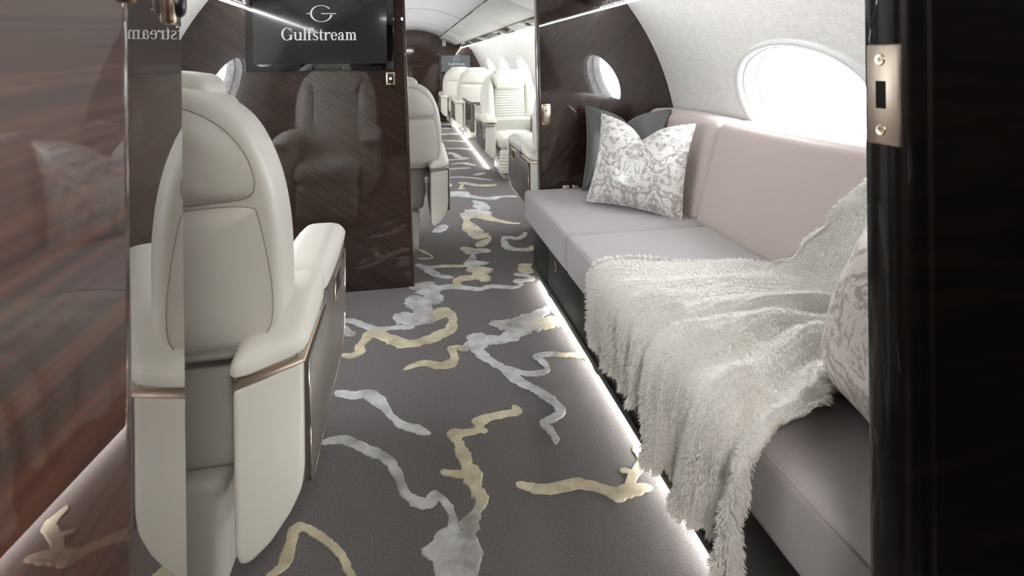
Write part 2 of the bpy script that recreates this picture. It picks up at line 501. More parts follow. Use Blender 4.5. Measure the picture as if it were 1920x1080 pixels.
VEINS = [
 [(-0.281,1.856,0.018,0.0),(-0.216,1.858,0.023,0.0),(-0.129,1.79,0.022,0.0),(-0.071,1.743,0.021,0.0),(-0.039,1.68,0.017,0.0),(-0.015,1.592,0.016,0.0),(0.021,1.55,0.021,0.0),(0.049,1.544,0.019,0.0),(0.065,1.57,0.018,0.0),(0.088,1.542,0.013,0.0),(0.107,1.492,0.014,0.0),(0.101,1.45,0.017,0.0),(0.092,1.403,0.019,0.0)],
 [(0.354,1.924,0.015,1.0),(0.358,1.887,0.022,1.0),(0.315,1.884,0.023,1.0),(0.258,1.875,0.023,1.0),(0.233,1.86,0.03,1.0),(0.225,1.828,0.017,1.0),(0.215,1.814,0.021,1.0),(0.171,1.813,0.021,1.0),(0.14,1.811,0.028,1.0),(0.149,1.765,0.021,1.0),(0.158,1.719,0.025,1.0),(0.166,1.667,0.021,1.0),(0.176,1.619,0.03,1.0),(0.18,1.566,0.019,1.0),(0.19,1.527,0.026,1.0),(0.174,1.491,0.014,0.5),(0.157,1.465,0.022,0.5),(0.135,1.427,0.036,0.5)],
 [(0.227,1.82,0.014,1.0),(0.244,1.798,0.014,1.0)],
 [(0.086,1.656,0.013,0.5),(0.119,1.639,0.017,1.0),(0.175,1.621,0.021,1.0)],
 [(0.295,1.567,0.012,1.0),(0.324,1.545,0.02,1.0),(0.382,1.527,0.024,1.0),(0.475,1.527,0.024,1.0),(0.528,1.496,0.022,1.0),(0.565,1.471,0.029,1.0),(0.623,1.478,0.029,1.0),(0.667,1.474,0.01,1.0)],
 [(0.599,1.477,0.02,1.0),(0.628,1.527,0.017,1.0),(0.683,1.577,0.02,1.0),(0.68,1.622,0.014,1.0),(0.684,1.641,0.006,1.0)],
 [(0.601,1.554,0.011,1.0),(0.615,1.549,0.013,1.0),(0.636,1.536,0.013,1.0)],
 [(-0.269,2.134,0.023,0.0),(-0.205,2.094,0.027,0.0),(-0.15,2.099,0.032,0.0),(-0.099,2.027,0.023,0.0),(-0.06,1.944,0.017,0.0),(-0.025,1.894,0.02,0.0),(0.019,1.863,0.021,0.0),(0.065,1.826,0.012,0.0)],
 [(0.243,2.434,0.014,0.0),(0.266,2.429,0.06,0.0),(0.299,2.394,0.082,0.0),(0.34,2.394,0.056,0.0),(0.391,2.388,0.041,0.0),(0.448,2.42,0.067,0.0),(0.529,2.484,0.088,0.3),(0.605,2.489,0.062,0.8),(0.672,2.502,0.058,1.0),(0.727,2.458,0.03,1.0)],
 [(0.376,2.57,0.025,0.5),(0.403,2.532,0.051,0.5),(0.448,2.511,0.067,0.5),(0.488,2.524,0.061,0.25),(0.545,2.556,0.062,0.3),(0.604,2.588,0.04,0.2),(0.648,2.638,0.038,0.2)],
 [(0.64,2.651,0.023,0.2),(0.68,2.631,0.028,0.2),(0.69,2.57,0.018,0.2),(0.707,2.51,0.027,0.5)],
 [(0.28,2.374,0.043,0.0),(0.287,2.306,0.033,0.0),(0.311,2.241,0.024,0.0),(0.346,2.185,0.027,0.0),(0.373,2.133,0.026,0.0),(0.407,2.063,0.025,0.0),(0.446,2.01,0.025,0.0),(0.482,1.952,0.026,0.0),(0.502,1.894,0.022,0.0),(0.505,1.851,0.021,0.0),(0.467,1.821,0.023,0.0),(0.433,1.811,0.011,0.0),(0.445,1.772,0.017,0.0),(0.453,1.729,0.013,0.0),(0.444,1.7,0.007,0.0)],
 [(0.361,2.174,0.019,0.0),(0.438,2.112,0.022,0.0),(0.488,2.102,0.025,0.0),(0.529,2.12,0.013,0.0),(0.521,2.185,0.018,0.0),(0.508,2.225,0.018,0.0),(0.574,2.228,0.021,0.0),(0.608,2.213,0.021,1.0),(0.676,2.19,0.021,1.0),(0.714,2.149,0.016,1.0)],
 [(0.245,2.328,0.025,0.0),(0.208,2.358,0.026,1.0),(0.172,2.356,0.024,1.0),(0.182,2.285,0.019,1.0),(0.164,2.248,0.029,1.0),(0.128,2.227,0.032,1.0),(0.067,2.264,0.024,1.0),(0.015,2.255,0.02,1.0),(-0.025,2.227,0.008,1.0)],
 [(-0.311,2.721,0.022,0.0),(-0.261,2.699,0.026,0.0),(-0.184,2.63,0.026,0.0),(-0.112,2.593,0.026,0.0),(-0.041,2.594,0.027,0.0),(0.026,2.585,0.026,0.0)],
 [(-0.294,2.669,0.016,0.0),(-0.262,2.584,0.025,0.0),(-0.231,2.578,0.026,0.0)],
 [(-0.076,2.693,0.023,0.0),(-0.047,2.693,0.068,0.0),(0.007,2.67,0.073,0.0),(0.082,2.677,0.085,0.3),(0.137,2.688,0.05,1.0),(0.165,2.728,0.041,1.0),(0.191,2.688,0.031,1.0),(0.199,2.607,0.022,1.0),(0.185,2.525,0.035,1.0),(0.14,2.49,0.042,1.0),(0.085,2.453,0.042,1.0),(-0.006,2.43,0.037,1.0),(-0.074,2.491,0.04,1.0),(-0.145,2.555,0.034,1.0),(-0.175,2.551,0.033,1.0),(-0.185,2.505,0.023,1.0),(-0.206,2.454,0.023,1.0),(-0.2,2.408,0.026,1.0),(-0.231,2.376,0.022,1.0),(-0.271,2.392,0.018,1.0)],
 [(0.004,2.927,0.034,0.5),(0.03,2.882,0.061,0.0),(0.065,2.792,0.067,0.0),(0.083,2.699,0.045,0.0)],
 [(0.048,2.986,0.031,0.5),(0.071,3.023,0.085,0.25),(0.108,2.959,0.057,0.0),(0.12,2.862,0.072,0.0),(0.166,2.827,0.03,0.0)],
 [(0.125,2.955,0.045,0.0),(0.172,3.002,0.035,0.0),(0.235,3.01,0.036,0.0),(0.316,2.964,0.028,0.0),(0.37,2.945,0.028,0.0),(0.445,2.965,0.028,0.0),(0.548,2.928,0.021,0.0),(0.598,2.961,0.012,0.0),(0.579,3.01,0.028,0.0),(0.662,3.007,0.021,0.0),(0.652,3.072,0.023,0.0),(0.583,3.112,0.024,0.0)],
 [(0.545,4.825,0.036,0.0),(0.592,4.758,0.047,0.0),(0.6,4.611,0.083,0.0),(0.642,4.499,0.044,0.0)],
 [(0.602,4.525,0.077,0.0),(0.556,4.469,0.121,0.0),(0.492,4.403,0.105,0.5),(0.438,4.248,0.03,1.0),(0.447,4.077,0.067,1.0),(0.471,3.927,0.076,0.6),(0.497,3.835,0.088,1.0),(0.546,3.788,0.018,1.0),(0.476,3.677,0.053,1.0),(0.443,3.608,0.032,1.0)],
 [(0.489,4.373,0.076,0.0),(0.554,4.358,0.09,1.0),(0.62,4.236,0.056,1.0),(0.69,4.161,0.042,1.0),(0.758,4.089,0.027,1.0),(0.817,4.062,0.027,1.0)],
 [(0.329,3.612,0.031,0.0),(0.368,3.593,0.05,0.5),(0.413,3.532,0.07,0.5),(0.465,3.541,0.05,0.0),(0.496,3.493,0.028,0.0)],
 [(0.395,3.495,0.017,0.0),(0.383,3.391,0.035,0.5),(0.361,3.314,0.065,0.0),(0.406,3.322,0.053,0.0),(0.476,3.315,0.018,0.0)],
 [(0.365,3.295,0.04,0.0),(0.384,3.221,0.07,1.0),(0.429,3.203,0.075,1.0),(0.479,3.209,0.025,1.0)],
 [(0.39,3.195,0.029,1.0),(0.374,3.133,0.036,1.0),(0.405,3.094,0.05,1.0),(0.436,3.041,0.021,1.0)],
 [(0.377,3.108,0.046,1.0),(0.296,3.11,0.046,1.0),(0.259,3.057,0.029,1.0),(0.269,2.981,0.029,1.0)],
 [(0.624,3.77,0.047,0.0),(0.688,3.756,0.034,0.0),(0.733,3.723,0.033,0.0),(0.795,3.805,0.025,0.0),(0.798,3.854,0.013,0.0)],
 [(0.627,3.746,0.025,0.0),(0.627,3.621,0.03,0.0),(0.648,3.542,0.039,0.0),(0.701,3.509,0.03,0.0),(0.751,3.498,0.04,1.0),(0.811,3.548,0.039,1.0)],
 [(0.636,3.253,0.017,1.0),(0.677,3.236,0.026,1.0),(0.756,3.227,0.017,1.0)],
 [(0.659,3.24,0.028,1.0),(0.663,3.152,0.05,1.0),(0.7,3.111,0.023,1.0)],
 [(0.044,3.383,0.025,0.0),(0.089,3.329,0.034,0.0),(0.141,3.317,0.026,0.0),(0.213,3.319,0.027,1.0),(0.335,3.284,0.026,1.0)],
 [(0.089,3.329,0.022,0.0),(0.137,3.225,0.034,0.0),(0.164,3.17,0.023,0.0),(0.245,3.129,0.023,0.0)],
 [(0.055,3.482,0.019,1.0),(0.109,3.461,0.019,1.0),(0.146,3.481,0.009,1.0),(0.097,3.591,0.017,1.0),(0.058,3.651,0.019,1.0)],
 [(0.344,5.175,0.122,0.0),(0.397,5.099,0.103,0.0),(0.459,5.148,0.105,0.0),(0.511,5.031,0.059,0.0),(0.627,4.923,0.038,0.0),(0.726,4.88,0.058,0.0),(0.818,4.918,0.039,0.0),(0.957,4.886,0.04,0.0)],
 [(0.305,4.61,0.022,0.0),(0.321,4.711,0.03,0.0)],
 [(0.183,3.979,0.044,0.0),(0.229,4.059,0.052,0.0),(0.259,4.16,0.037,0.0)],
 [(0.512,5.603,0.039,1.0),(0.528,5.499,0.018,1.0),(0.495,5.317,0.028,1.0),(0.527,5.333,0.045,1.0)],
 [(0.554,5.593,0.048,1.0),(0.643,5.447,0.047,1.0),(0.767,5.394,0.047,1.0),(0.85,5.422,0.047,1.0)],
 [(0.349,5.398,0.06,0.0),(0.417,5.55,0.043,0.0)],
 [(0.39,5.844,0.041,0.0),(0.525,5.866,0.041,0.0),(0.682,5.773,0.04,0.0),(0.839,5.628,0.038,0.0)],
 [(0.693,5.91,0.054,0.0),(0.765,5.98,0.056,0.0),(0.818,6.027,0.043,0.0)],
 [(0.434,6.306,0.047,0.0),(0.569,6.338,0.048,0.0),(0.702,6.338,0.048,0.0)],
 [(0.465,6.931,0.057,0.0),(0.591,6.938,0.058,0.0),(0.723,6.944,0.058,0.0)],
 [(0.501,6.626,0.052,0.0),(0.661,6.658,0.053,1.0),(0.783,6.452,0.049,0.0)],
 [(0.547,7.495,0.062,0.0),(0.608,7.302,0.058,0.0),(0.65,7.082,0.057,0.0),(0.756,6.936,0.057,0.0)],
 [(0.492,9.368,0.083,0.0),(0.719,9.448,0.085,0.0),(0.844,9.343,0.083,0.0)],
 [(0.506,7.836,0.059,0.0),(0.706,7.834,0.058,0.0),(0.871,7.644,0.055,0.0)],
 [(0.47,8.661,0.071,0.0),(0.694,8.601,0.07,1.0),(0.881,8.433,0.068,0.0)],
 [(0.594,10.348,0.084,0.0),(0.778,10.211,0.082,0.0)],
 [(0.626,11.074,0.096,0.0),(0.876,10.809,0.092,0.0)],
 [(-0.334,1.397,0.017,1.0),(-0.303,1.419,0.016,1.0),(-0.298,1.49,0.017,1.0),(-0.289,1.529,0.021,1.0),(-0.254,1.513,0.013,1.0),(-0.204,1.466,0.013,1.0),(-0.176,1.432,0.011,1.0),(-0.152,1.389,0.015,1.0),(-0.131,1.345,0.012,1.0)],
 [(0.712,2.117,0.014,1.0),(0.729,2.052,0.015,1.0),(0.733,1.971,0.014,1.0)],
 [(-0.244,1.291,0.014,0.0),(-0.149,1.249,0.013,0.0),(-0.079,1.19,0.014,0.0),(0.017,1.15,0.012,0.0)],
 [(0.395,1.164,0.014,1.0),(0.484,1.17,0.017,1.0),(0.549,1.121,0.013,1.0)],
]
BLOTS = [
 [(0.1,1.459),(0.133,1.469),(0.166,1.48),(0.17,1.445),(0.161,1.421),(0.171,1.364),(0.16,1.329),(0.144,1.297),(0.094,1.294),(0.056,1.315),(0.048,1.359),(0.031,1.377),(0.024,1.398),(0.041,1.41),(0.054,1.423),(0.065,1.444)],
 [(-0.072,2.692),(-0.055,2.734),(-0.025,2.716),(0.028,2.746),(0.024,2.819),(-0.002,2.889),(0.036,2.92),(0.091,2.935),(0.11,2.878),(0.154,2.792),(0.117,2.787),(0.134,2.723),(0.135,2.654),(0.08,2.622),(-0.012,2.63)],
]


def tone_mesh(name, verts, faces, tones, mat, parent, smooth=False):
    o = mesh(name, verts, faces, mat, parent, smooth)
    at = o.data.attributes.new('tone', 'FLOAT', 'POINT')
    at.data.foreach_set('value', tones)
    return o

def vein(pts, rng):
    sub = 7
    c = catmull(pts, sub)
    n = len(c)
    verts, faces, tones = [], [], []
    H0 = 0.0018 + rng.random() * .0012
    wl, wr = 0.0, 0.0
    for i, (x, y, hw, t) in enumerate(c):
        a, b = c[max(i - 1, 0)], c[min(i + 1, n - 1)]
        dx, dy = b[0] - a[0], b[1] - a[1]
        l = math.hypot(dx, dy) or 1
        nx, ny = -dy / l, dx / l
        hw = max(hw * .86, .004)
        wl = wl * .6 + rng.gauss(0, .11) ; wr = wr * .6 + rng.gauss(0, .11)
        H = H0 + .00003 * i
        end = min(1.0, .35 + min(i, n - 1 - i) / 4)
        L = hw * max(.35, 1 + wl) * end; Rr = hw * max(.35, 1 + wr) * end
        verts += [(x + nx * L, y + ny * L, 0.0004), (x + nx * L * .86, y + ny * L * .86, H),
                  (x - nx * Rr * .86, y - ny * Rr * .86, H), (x - nx * Rr, y - ny * Rr, 0.0004)]
        tones += [max(0, min(1, t))] * 4
    for i in range(n - 1):
        for k_ in range(3):
            a = i * 4 + k_
            faces.append((a, a + 4, a + 5, a + 1))
    return tone_mesh('carpet_vein', verts, faces, tones, M['silk'], floor, False)

rng = random.Random(4)
for L in VEINS:
    vein(L, rng)
for B in BLOTS[:1]:
    cx = sum(p[0] for p in B) / len(B); cy = sum(p[1] for p in B) / len(B)
    ring = catmull([(p[0], p[1]) for p in B] + [B[0]], 6)[:-1]
    ring = [(cx + (x - cx) * (1 + rng.gauss(0, .025)), cy + (y - cy) * (1 + rng.gauss(0, .025))) for x, y in ring]
    n = len(ring)
    v_ = [(x, y, .0006) for x, y in ring] + [(cx + (x - cx) * .95, cy + (y - cy) * .95, .0034) for x, y in ring] + [(cx, cy, .0034)]
    f_ = [(i, (i + 1) % n, n + (i + 1) % n, n + i) for i in range(n)] + [(n + i, n + (i + 1) % n, 2 * n) for i in range(n)]
    tone_mesh('carpet_vein', v_, f_, [.22] * len(v_), M['silk'], floor, False)

# ---- fuselage side walls with oval windows
TH_LO = th_of_z(0.0) - .02
TH_HI = R_(58)
TH_W = th_of_z(1.045)
DTH = WIN_B / RAD
WIN_RIGHT = [1.935, 4.45, 5.75, 7.05, 8.40, 9.80]
WIN_LEFT = [1.95, 4.45, 5.75, 7.05, 8.40, 9.80]

def side_wall(name, side, wins, label):
    verts, faces = [], []
    def patch(y0, y1, t0, t1, ny, nt):
        b = len(verts)
        for i in range(ny + 1):
            for j in range(nt + 1):
                verts.append(shell(y0 + (y1 - y0) * i / ny, t0 + (t1 - t0) * j / nt, side))
        for i in range(ny):
            for j in range(nt):
                a = b + i * (nt + 1) + j
                faces.append((a, a + nt + 1, a + nt + 2, a + 1))
    t0, t1 = TH_W - DTH * 1.5, TH_W + DTH * 1.5
    patch(Y_AFT, Y_FWD, TH_LO, t0 + .004, 4, 16)
    patch(Y_AFT, Y_FWD, t1 - .004, TH_HI, 4, 20)
    hb = WIN_A * 1.3
    y = Y_AFT
    for yc in wins:
        patch(y, yc - hb + .006, t0, t1, 2, 16)
        b = len(verts); N = 80; K = 6
        for i in range(N):
            an = 2 * math.pi * i / N
            ca, sa = math.cos(an), math.sin(an)
            ey, et = WIN_A * ca, DTH * sa
            s = min(hb / abs(ca) if abs(ca) > 1e-6 else 1e9, DTH * 1.5 / abs(sa) if abs(sa) > 1e-6 else 1e9)
            # the outer end of the ray, stretched to the bay
            ry, rt = ca * hb, sa * DTH * 1.5
            mxx = max(abs(ca), abs(sa))
            ry, rt = ry / mxx, rt / mxx
            for q in range(K + 1):
                u = q / K
                verts.append(shell(yc + ey + (ry - ey) * u, TH_W + et + (rt - et) * u, side))
        for i in range(N):
            for q in range(K):
                a = b + i * (K + 1) + q; c_ = b + ((i + 1) % N) * (K + 1) + q
                faces.append((a, c_, c_ + 1, a + 1))
        y = yc + hb - .006
    patch(y, Y_FWD, t0, t1, 2, 16)
    o = mesh(name, verts, faces, M['textile'], None, True)
    return tag(o, label, 'wall', kind='structure')

wall_right = side_wall('wall_right', 1, WIN_RIGHT, 'curved cream textile side wall behind the sofa')
wall_left = side_wall('wall_left', -1, WIN_LEFT, 'curved cream side wall behind the near leather seat')

win_no = 0
def window(side, yc):
    global win_no
    win_no += 1
    where = 'right' if side > 0 else 'left'
    e = thing('window_%d' % win_no, '', None)
    e['kind'] = 'structure'
    e['label'] = ('large oval window glowing white above the sofa back' if (side > 0 and yc < 3) else
                  'oval cabin window beside the near leather seat' if yc < 3 else
                  'oval cabin window in the forward cabin %s wall, %s' % (where, ['', 'nearest', 'second', 'third', 'fourth', 'farthest'][max(1, min(5, (WIN_RIGHT if side > 0 else WIN_LEFT).index(yc)))]))
    prof = [(1.10, -.001), (1.095, -.012), (1.05, -.016), (1.0, -.013), (.985, -.004), (.965, .004), (.955, .002), (.945, .014), (.915, .06), (.905, .062), (.895, .070), (.87, .115)]
    N = 96
    def P(i, s, out):
        an = 2 * math.pi * i / N
        return shell(yc + WIN_A * s * math.cos(an), TH_W + DTH * s * math.sin(an), side, out)
    verts, faces = [], []
    for i in range(N):
        for s, o_ in prof: verts.append(P(i, s, o_))
    m = len(prof)
    for i in range(N):
        for j in range(m - 1):
            a, b = i * m + j, ((i + 1) % N) * m + j
            faces.append((a, b, b + 1, a + 1))
    mesh('window_frame', verts, faces, M['white_trim'], e, True)
    v2 = [P(i, .88, .100) for i in range(N)]
    mesh('pane', v2, [tuple(range(N))], M['pane'] if yc < 3 else M['pane_dimmed'], e)
    # dark gasket line round the pane
    v3 = [P(i, .906, .061) for i in range(N)]
    tube('gasket', v3, .003, M['brass_soft'], e, closed=True, ns=6)
    # daylight entrance: a portal that only guides sampling of the sky
    ld = bpy.data.lights.new('window_portal', 'AREA')
    ld.shape = 'RECTANGLE'; ld.size = WIN_A * 1.75; ld.size_y = WIN_B * 1.75
    ld.cycles.is_portal = True
    lo = bpy.data.objects.new('window_portal', ld)
    COL.objects.link(lo)
    c = Vector(shell(yc, TH_W, side, .13)); tgt = Vector((X0, yc, ZC))
    z = (c - tgt).normalized(); x = Vector((0, 1, 0)); yv = z.cross(x)
    mt = Matrix((x, yv, z)).transposed().to_4x4(); mt.translation = c
    lo.matrix_world = mt
    return e
for yc in WIN_RIGHT: window(1, yc)
for yc in WIN_LEFT: window(-1, yc)

# ---- ceiling vault between the bins
def ceil_fn(u, v):
    y = Y_AFT + (Y_FWD - Y_AFT) * v
    t = -1 + 2 * u
    return (X0 + .56 * t, y, 1.865 - .145 * t * t)
ceiling = grid('ceiling', ceil_fn, 24, 8, M['ceiling'])
tag(ceiling, 'white vaulted cabin ceiling between two rows of bins', 'ceiling', kind='structure')
# cover behind bins up to the crown so that no daylight leaks in
def crown_fn(u, v):
    th = R_(52) + R_(76) * u
    return (X0 + (RAD + .01) * math.cos(th), Y_AFT + (Y_FWD - Y_AFT) * v, ZC + (RAD + .01) * math.sin(th))
crown = grid('ceiling_crown', crown_fn, 20, 2, M['ceiling'])
tag(crown, 'white crown lining above the ceiling vault', 'ceiling', kind='structure')
for i, y in enumerate((4.6, 6.9, 9.2)):
    tr = tube('trim_%d' % (i + 1), [(X0 + .55 * t, y, 1.862 - .145 * t * t) for t in [-1 + q / 8 for q in range(17)]], .006, M['white_trim'])
    tag(tr, ['thin white ceiling joint nearest the doorway', 'thin white ceiling joint midway along the cabin', 'thin white ceiling joint near the far bulkhead'][i], 'trim', kind='structure')

# ---- end walls
def cap(name, y, mat, label, flip=False):
    pts = [(X0 + (RAD + .02) * math.cos(a), y, ZC + (RAD + .02) * math.sin(a)) for a in [R_(-30) + R_(240) * i / 60 for i in range(61)]]
    o = mesh(name, pts, [tuple(range(61))], mat)
    return tag(o, label, 'wall', kind='structure')
cap('wall_aft', Y_AFT, M['black_gloss'], 'dark veneer wall of the aft vestibule')
cap('wall_forward', Y_FWD + .005, M['veneer_far'], 'arched brown veneer wall at the far end of the cabin')

# ---- bulkheads at the doorway
def bulkhead(name, side, x_in, mat, label):
    """panel from the aisle edge out to the curved side wall"""
    t = 0.05
    outer = []
    for i in range(25):
        a = th_of_z(0.0) + (R_(62) - th_of_z(0.0)) * i / 24
        outer.append((X0 + side * (RAD + .004) * math.cos(a), ZC + (RAD + .004) * math.sin(a)))
    poly = [(x_in[0], 0.0)] + outer + [(x_in[1], outer[-1][1])]
    o = prism(name, poly, 'y', Y_BULK, Y_BULK + t, mat, None, 0.0)
    tag(o, label, 'bulkhead', kind='structure')
    # polished edge facing the aisle
    e = mesh('edge_trim', [], [], M['edge_dark'], o) if False else None
    s = 1 if side < 0 else -1
    pts = [(x_in[0], -.0), (x_in[0] + s * .014, 0.0), (x_in[1] + s * .014, outer[-1][1]), (x_in[1], outer[-1][1])]
    prism('edge_trim', pts, 'y', Y_BULK - .006, Y_BULK + t + .006, M['edge_dark'], o, .003)
    return o
bulk_l = bulkhead('wall_bulkhead_left', -1, (0.016, -0.028), M['veneer_left'], 'glossy dark veneer bulkhead carrying the television, reflecting the near seat')
bulk_r = bulkhead('wall_bulkhead_right', 1, (0.746, 0.726), M['veneer_right'], 'glossy dark veneer bulkhead at the far end of the sofa')

# ---- near partition at the left of the camera: one sculpted glossy panel with a rounded corner
A0 = (-.2145 + .0613 * -1.2, -1.2); CORN = (-.188, .425); B1 = (-.250, .690)
def rounded_corner(p, q, r, rad, n=10):
    p, q, r = Vector(p), Vector(q), Vector(r)
    u = (p - q).normalized(); w = (r - q).normalized()
    half = math.acos(max(-1, min(1, u.dot(w)))) / 2
    d = rad / math.tan(half)
    a, b = q + u * d, q + w * d
    out = []
    for i in range(n + 1):
        t = i / n
        out.append(tuple((a * (1 - t) + q * t) * (1 - t) + (q * (1 - t) + b * t) * t))
    return out
foot = [A0] + rounded_corner(A0, CORN, B1, .035) + [(B1[0] + .002, B1[1] - .004), (B1[0] - .002, B1[1]), (-.95, .69), (-.95, -1.2)]
near_l = prism('wall_partition_left', foot, 'z', 0.0, 1.78, M['veneer_near'], None, 0.0, ang=30)
tag(near_l, 'glossy red brown veneer partition at the left edge, reflecting the sofa', 'partition', kind='structure')
# filler between partition and the curved side wall
fill = prism('wall_partition_left_return', [(-.94, .60), (-1.26, .60), (-1.26, .655), (-.94, .655)], 'z', 0.0, 1.35, M['veneer_near'])
tag(fill, 'narrow veneer return between partition and side wall', 'partition', kind='structure')

# ---- near partition at the right
JX, JY0, JY1 = .575, .565, .622
right_poly = [(JX + .004, JY1), (JX, JY1 - .004), (JX, JY0 + .012), (JX + .005, JY0 + .003), (JX + .014, JY0), (JX + .034, JY0 + .001), (JX + .037, JY0 + .004), (JX + .040, JY0 + .004), (JX + .043, JY0), (1.62, JY0), (1.62, JY1)]
near_r = prism('wall_partition_right', right_poly, 'z', 0.0, 1.78, M['black_gloss'], None, 0.0, ang=50)
tag(near_r, 'near black glossy partition along the right edge of the view', 'partition', kind='structure')
hd = box('wall_door_header', (-1.3, .58, 1.74), (1.5, .69, 2.05), M['black_gloss'], None, 0)
tag(hd, 'dark header over the near doorway', 'header', kind='structure')

# strike plate on the jamb edge
sp = thing('strike_plate', 'champagne metal strike plate with two screws on the black door edge', 'strike plate', (JX, .592, 1.155))
def strike():
    bm_pts = []
    plate = box('plate', (-.0035, -.026, -.062), (.004, .022, .062), M['brass_soft'], sp, .003)
    box('slot', (-.0042, -.008, -.017), (.002, .007, .017), M['dark_hole'], sp, .001)
    for z in (-.043, .043):
        def scr(z):
            vs, fs = [], []
            n = 20
            for r_, x in ((.0075, -.0036), (.0065, -.0048), (.003, -.0046), (.0022, -.0030)):
                for i in range(n):
                    a = 2 * math.pi * i / n
                    vs.append((x, r_ * math.cos(a), z + r_ * math.sin(a)))
            for j in range(3):
                for i in range(n):
                    fs.append((j * n + i, j * n + (i + 1) % n, (j + 1) * n + (i + 1) % n, (j + 1) * n + i))
            fs.append(tuple(range(3 * n, 4 * n)))
            return mesh('screw', vs, fs, M['brass'], sp, False)
        scr(z)
strike()

# latch bezel and brass rod on the left partition
def on_b(t, z, off=0.0):
    d = Vector((B1[0] - CORN[0], B1[1] - CORN[1])).normalized()
    n = Vector((d.y, -d.x))
    p = Vector(CORN) + d * t + n * off
    return (p.x, p.y, z), math.atan2(d.y, d.x)
(pl, ang) = on_b(.19, 1.262, .001)
lt = thing('door_latch', 'small champagne latch bezel on the left veneer partition', 'latch', pl, ang)
box('bezel', (-.018, -.006, -.022), (.018, .002, .022), M['brass'], lt, .0035)
def knob():
    vs, fs = [], []
    n = 20
    prof = [(.013, -.006), (.013, -.010), (.010, -.013), (.006, -.014), (.0, -.0142)]
    for r_, y in prof:
        for i in range(n):
            a = 2 * math.pi * i / n
            vs.append((r_ * math.cos(a), y, r_ * 1.1 * math.sin(a)))
    for j in range(len(prof) - 1):
        for i in range(n):
            fs.append((j * n + i, j * n + (i + 1) % n, (j + 1) * n + (i + 1) % n, (j + 1) * n + i))
    mesh('thumb_turn', vs, fs, M['black'], lt, True)
knob()
rod = tube('brass_rod', [(CORN[0] + .003, CORN[1] + .0, 1.243), (CORN[0] + .003, CORN[1] + .0, 1.25), (CORN[0] + .003, CORN[1], 1.46)], [.003, .0045, .0045], M['brass'])
tag(rod, 'thin brass rod at the top corner of the left partition', 'rod')

# ---- light strips of the coves
def strip(name, side, x, z, w, y0, y1, mat, label, up):
    xs = X0 + side * (x - X0)
    o = box(name, (min(xs, xs + side * w), y0, z - .004), (max(xs, xs + side * w), y1, z + .004), mat, None, 0)
    return tag(o, label, 'light strip')
for side, nm in ((1, 'right'), (-1, 'left')):
    strip('light_strip', side, 1.085, 1.495, .018, .70, Y_BULK - .01, M['led_wall'], 'cool white light strip under the %s bins in the near cabin' % nm, False)
    strip('light_strip', side, 1.085, 1.495, .018, Y_BULK + .06, Y_FWD - .02, M['led_wall_fwd'], 'cool white light strip under the %s bins in the forward cabin' % nm, False)
    strip('light_strip', side, .70, 1.70, .018, .70, Y_BULK - .01, M['led_ceiling'], 'light strip washing the ceiling above the %s bins in the near cabin' % nm, True)
    strip('light_strip', side, .70, 1.70, .018, Y_BULK + .06, Y_FWD - .02, M['led_ceiling'], 'light strip washing the ceiling above the %s bins in the forward cabin' % nm, True)

# ---- overhead bins
BIN_SEAMS_NEAR = [.70, 1.85, Y_BULK - .03]
BIN_SEAMS = [Y_BULK + .056, 4.05, 5.44, 7.15, 8.85, 10.2, Y_FWD - .01]
def bin_unit(side, y0, y1, label):
    e = thing('overhead_bin', label, 'overhead bin', (X0, y0, 0), 0, 'overhead bins along the cabin')
    S = lambda x: side * (x - X0)
    g = .008; L = y1 - y0
    # door panel
    def pr(name, pts, a, b, mat, bev=0.0):
        return prism(name, [(S(p[0]), p[1]) for p in pts], 'y', a, b, mat, e, bev)
    pr('body', [(.68, 1.70), (.70, 1.72), (1.02, 1.80), (1.06, 1.53), (.99, 1.555)], 0, L, M['white_panel'])
    pr('door', [(.645, 1.692), (.652, 1.704), (.985, 1.563), (.978, 1.549)], g, L - g, M['white_panel'], .003)
    pr('top_lip', [(.632, 1.698), (.640, 1.716), (.668, 1.706), (.660, 1.690)], 0, L, M['psu'], .002)
    pr('service_strip', [(.972, 1.544), (.985, 1.556), (1.075, 1.515), (1.066, 1.500)], g, L - g, M['psu'], .002)
    pr('reading_light', [(1.005, 1.522), (1.010, 1.534), (1.040, 1.520), (1.035, 1.508)], L * .42, L * .42 + .10, M['black'], .003)
    return e
for side, nm in ((1, 'right'), (-1, 'left')):
    for i in range(2):
        bin_unit(side, BIN_SEAMS_NEAR[i], BIN_SEAMS_NEAR[i + 1], 'white overhead bin in the near cabin, %s side, %s' % (nm, ['nearest the camera', 'against the bulkhead'][i]))
    for i in range(6):
        bin_unit(side, BIN_SEAMS[i], BIN_SEAMS[i + 1], 'white overhead bin in the forward cabin, %s side, %s from the bulkhead' % (nm, ['first', 'second', 'third', 'fourth', 'fifth', 'sixth'][i]))

# ---- far end: pocket of veneer and doorway outline
far_r = prism('wall_far_panel', [(.66, 0), (1.42, 0), (1.56, .5), (1.545, 1.0), (1.30, 1.47), (.98, 1.55), (.66, 1.69)], 'y', Y_FWD - .10, Y_FWD - .02, M['veneer_far'], None, .004)
tag(far_r, 'brown veneer panel carrying the small far television', 'bulkhead', kind='structure')
sg = box('wall_light', (.72, Y_FWD - .13, 1.53), (.79, Y_FWD - .10, 1.67), M['white_trim'], None, .01)
tag(sg, 'small white light fitting on the far bulkhead', 'wall light')

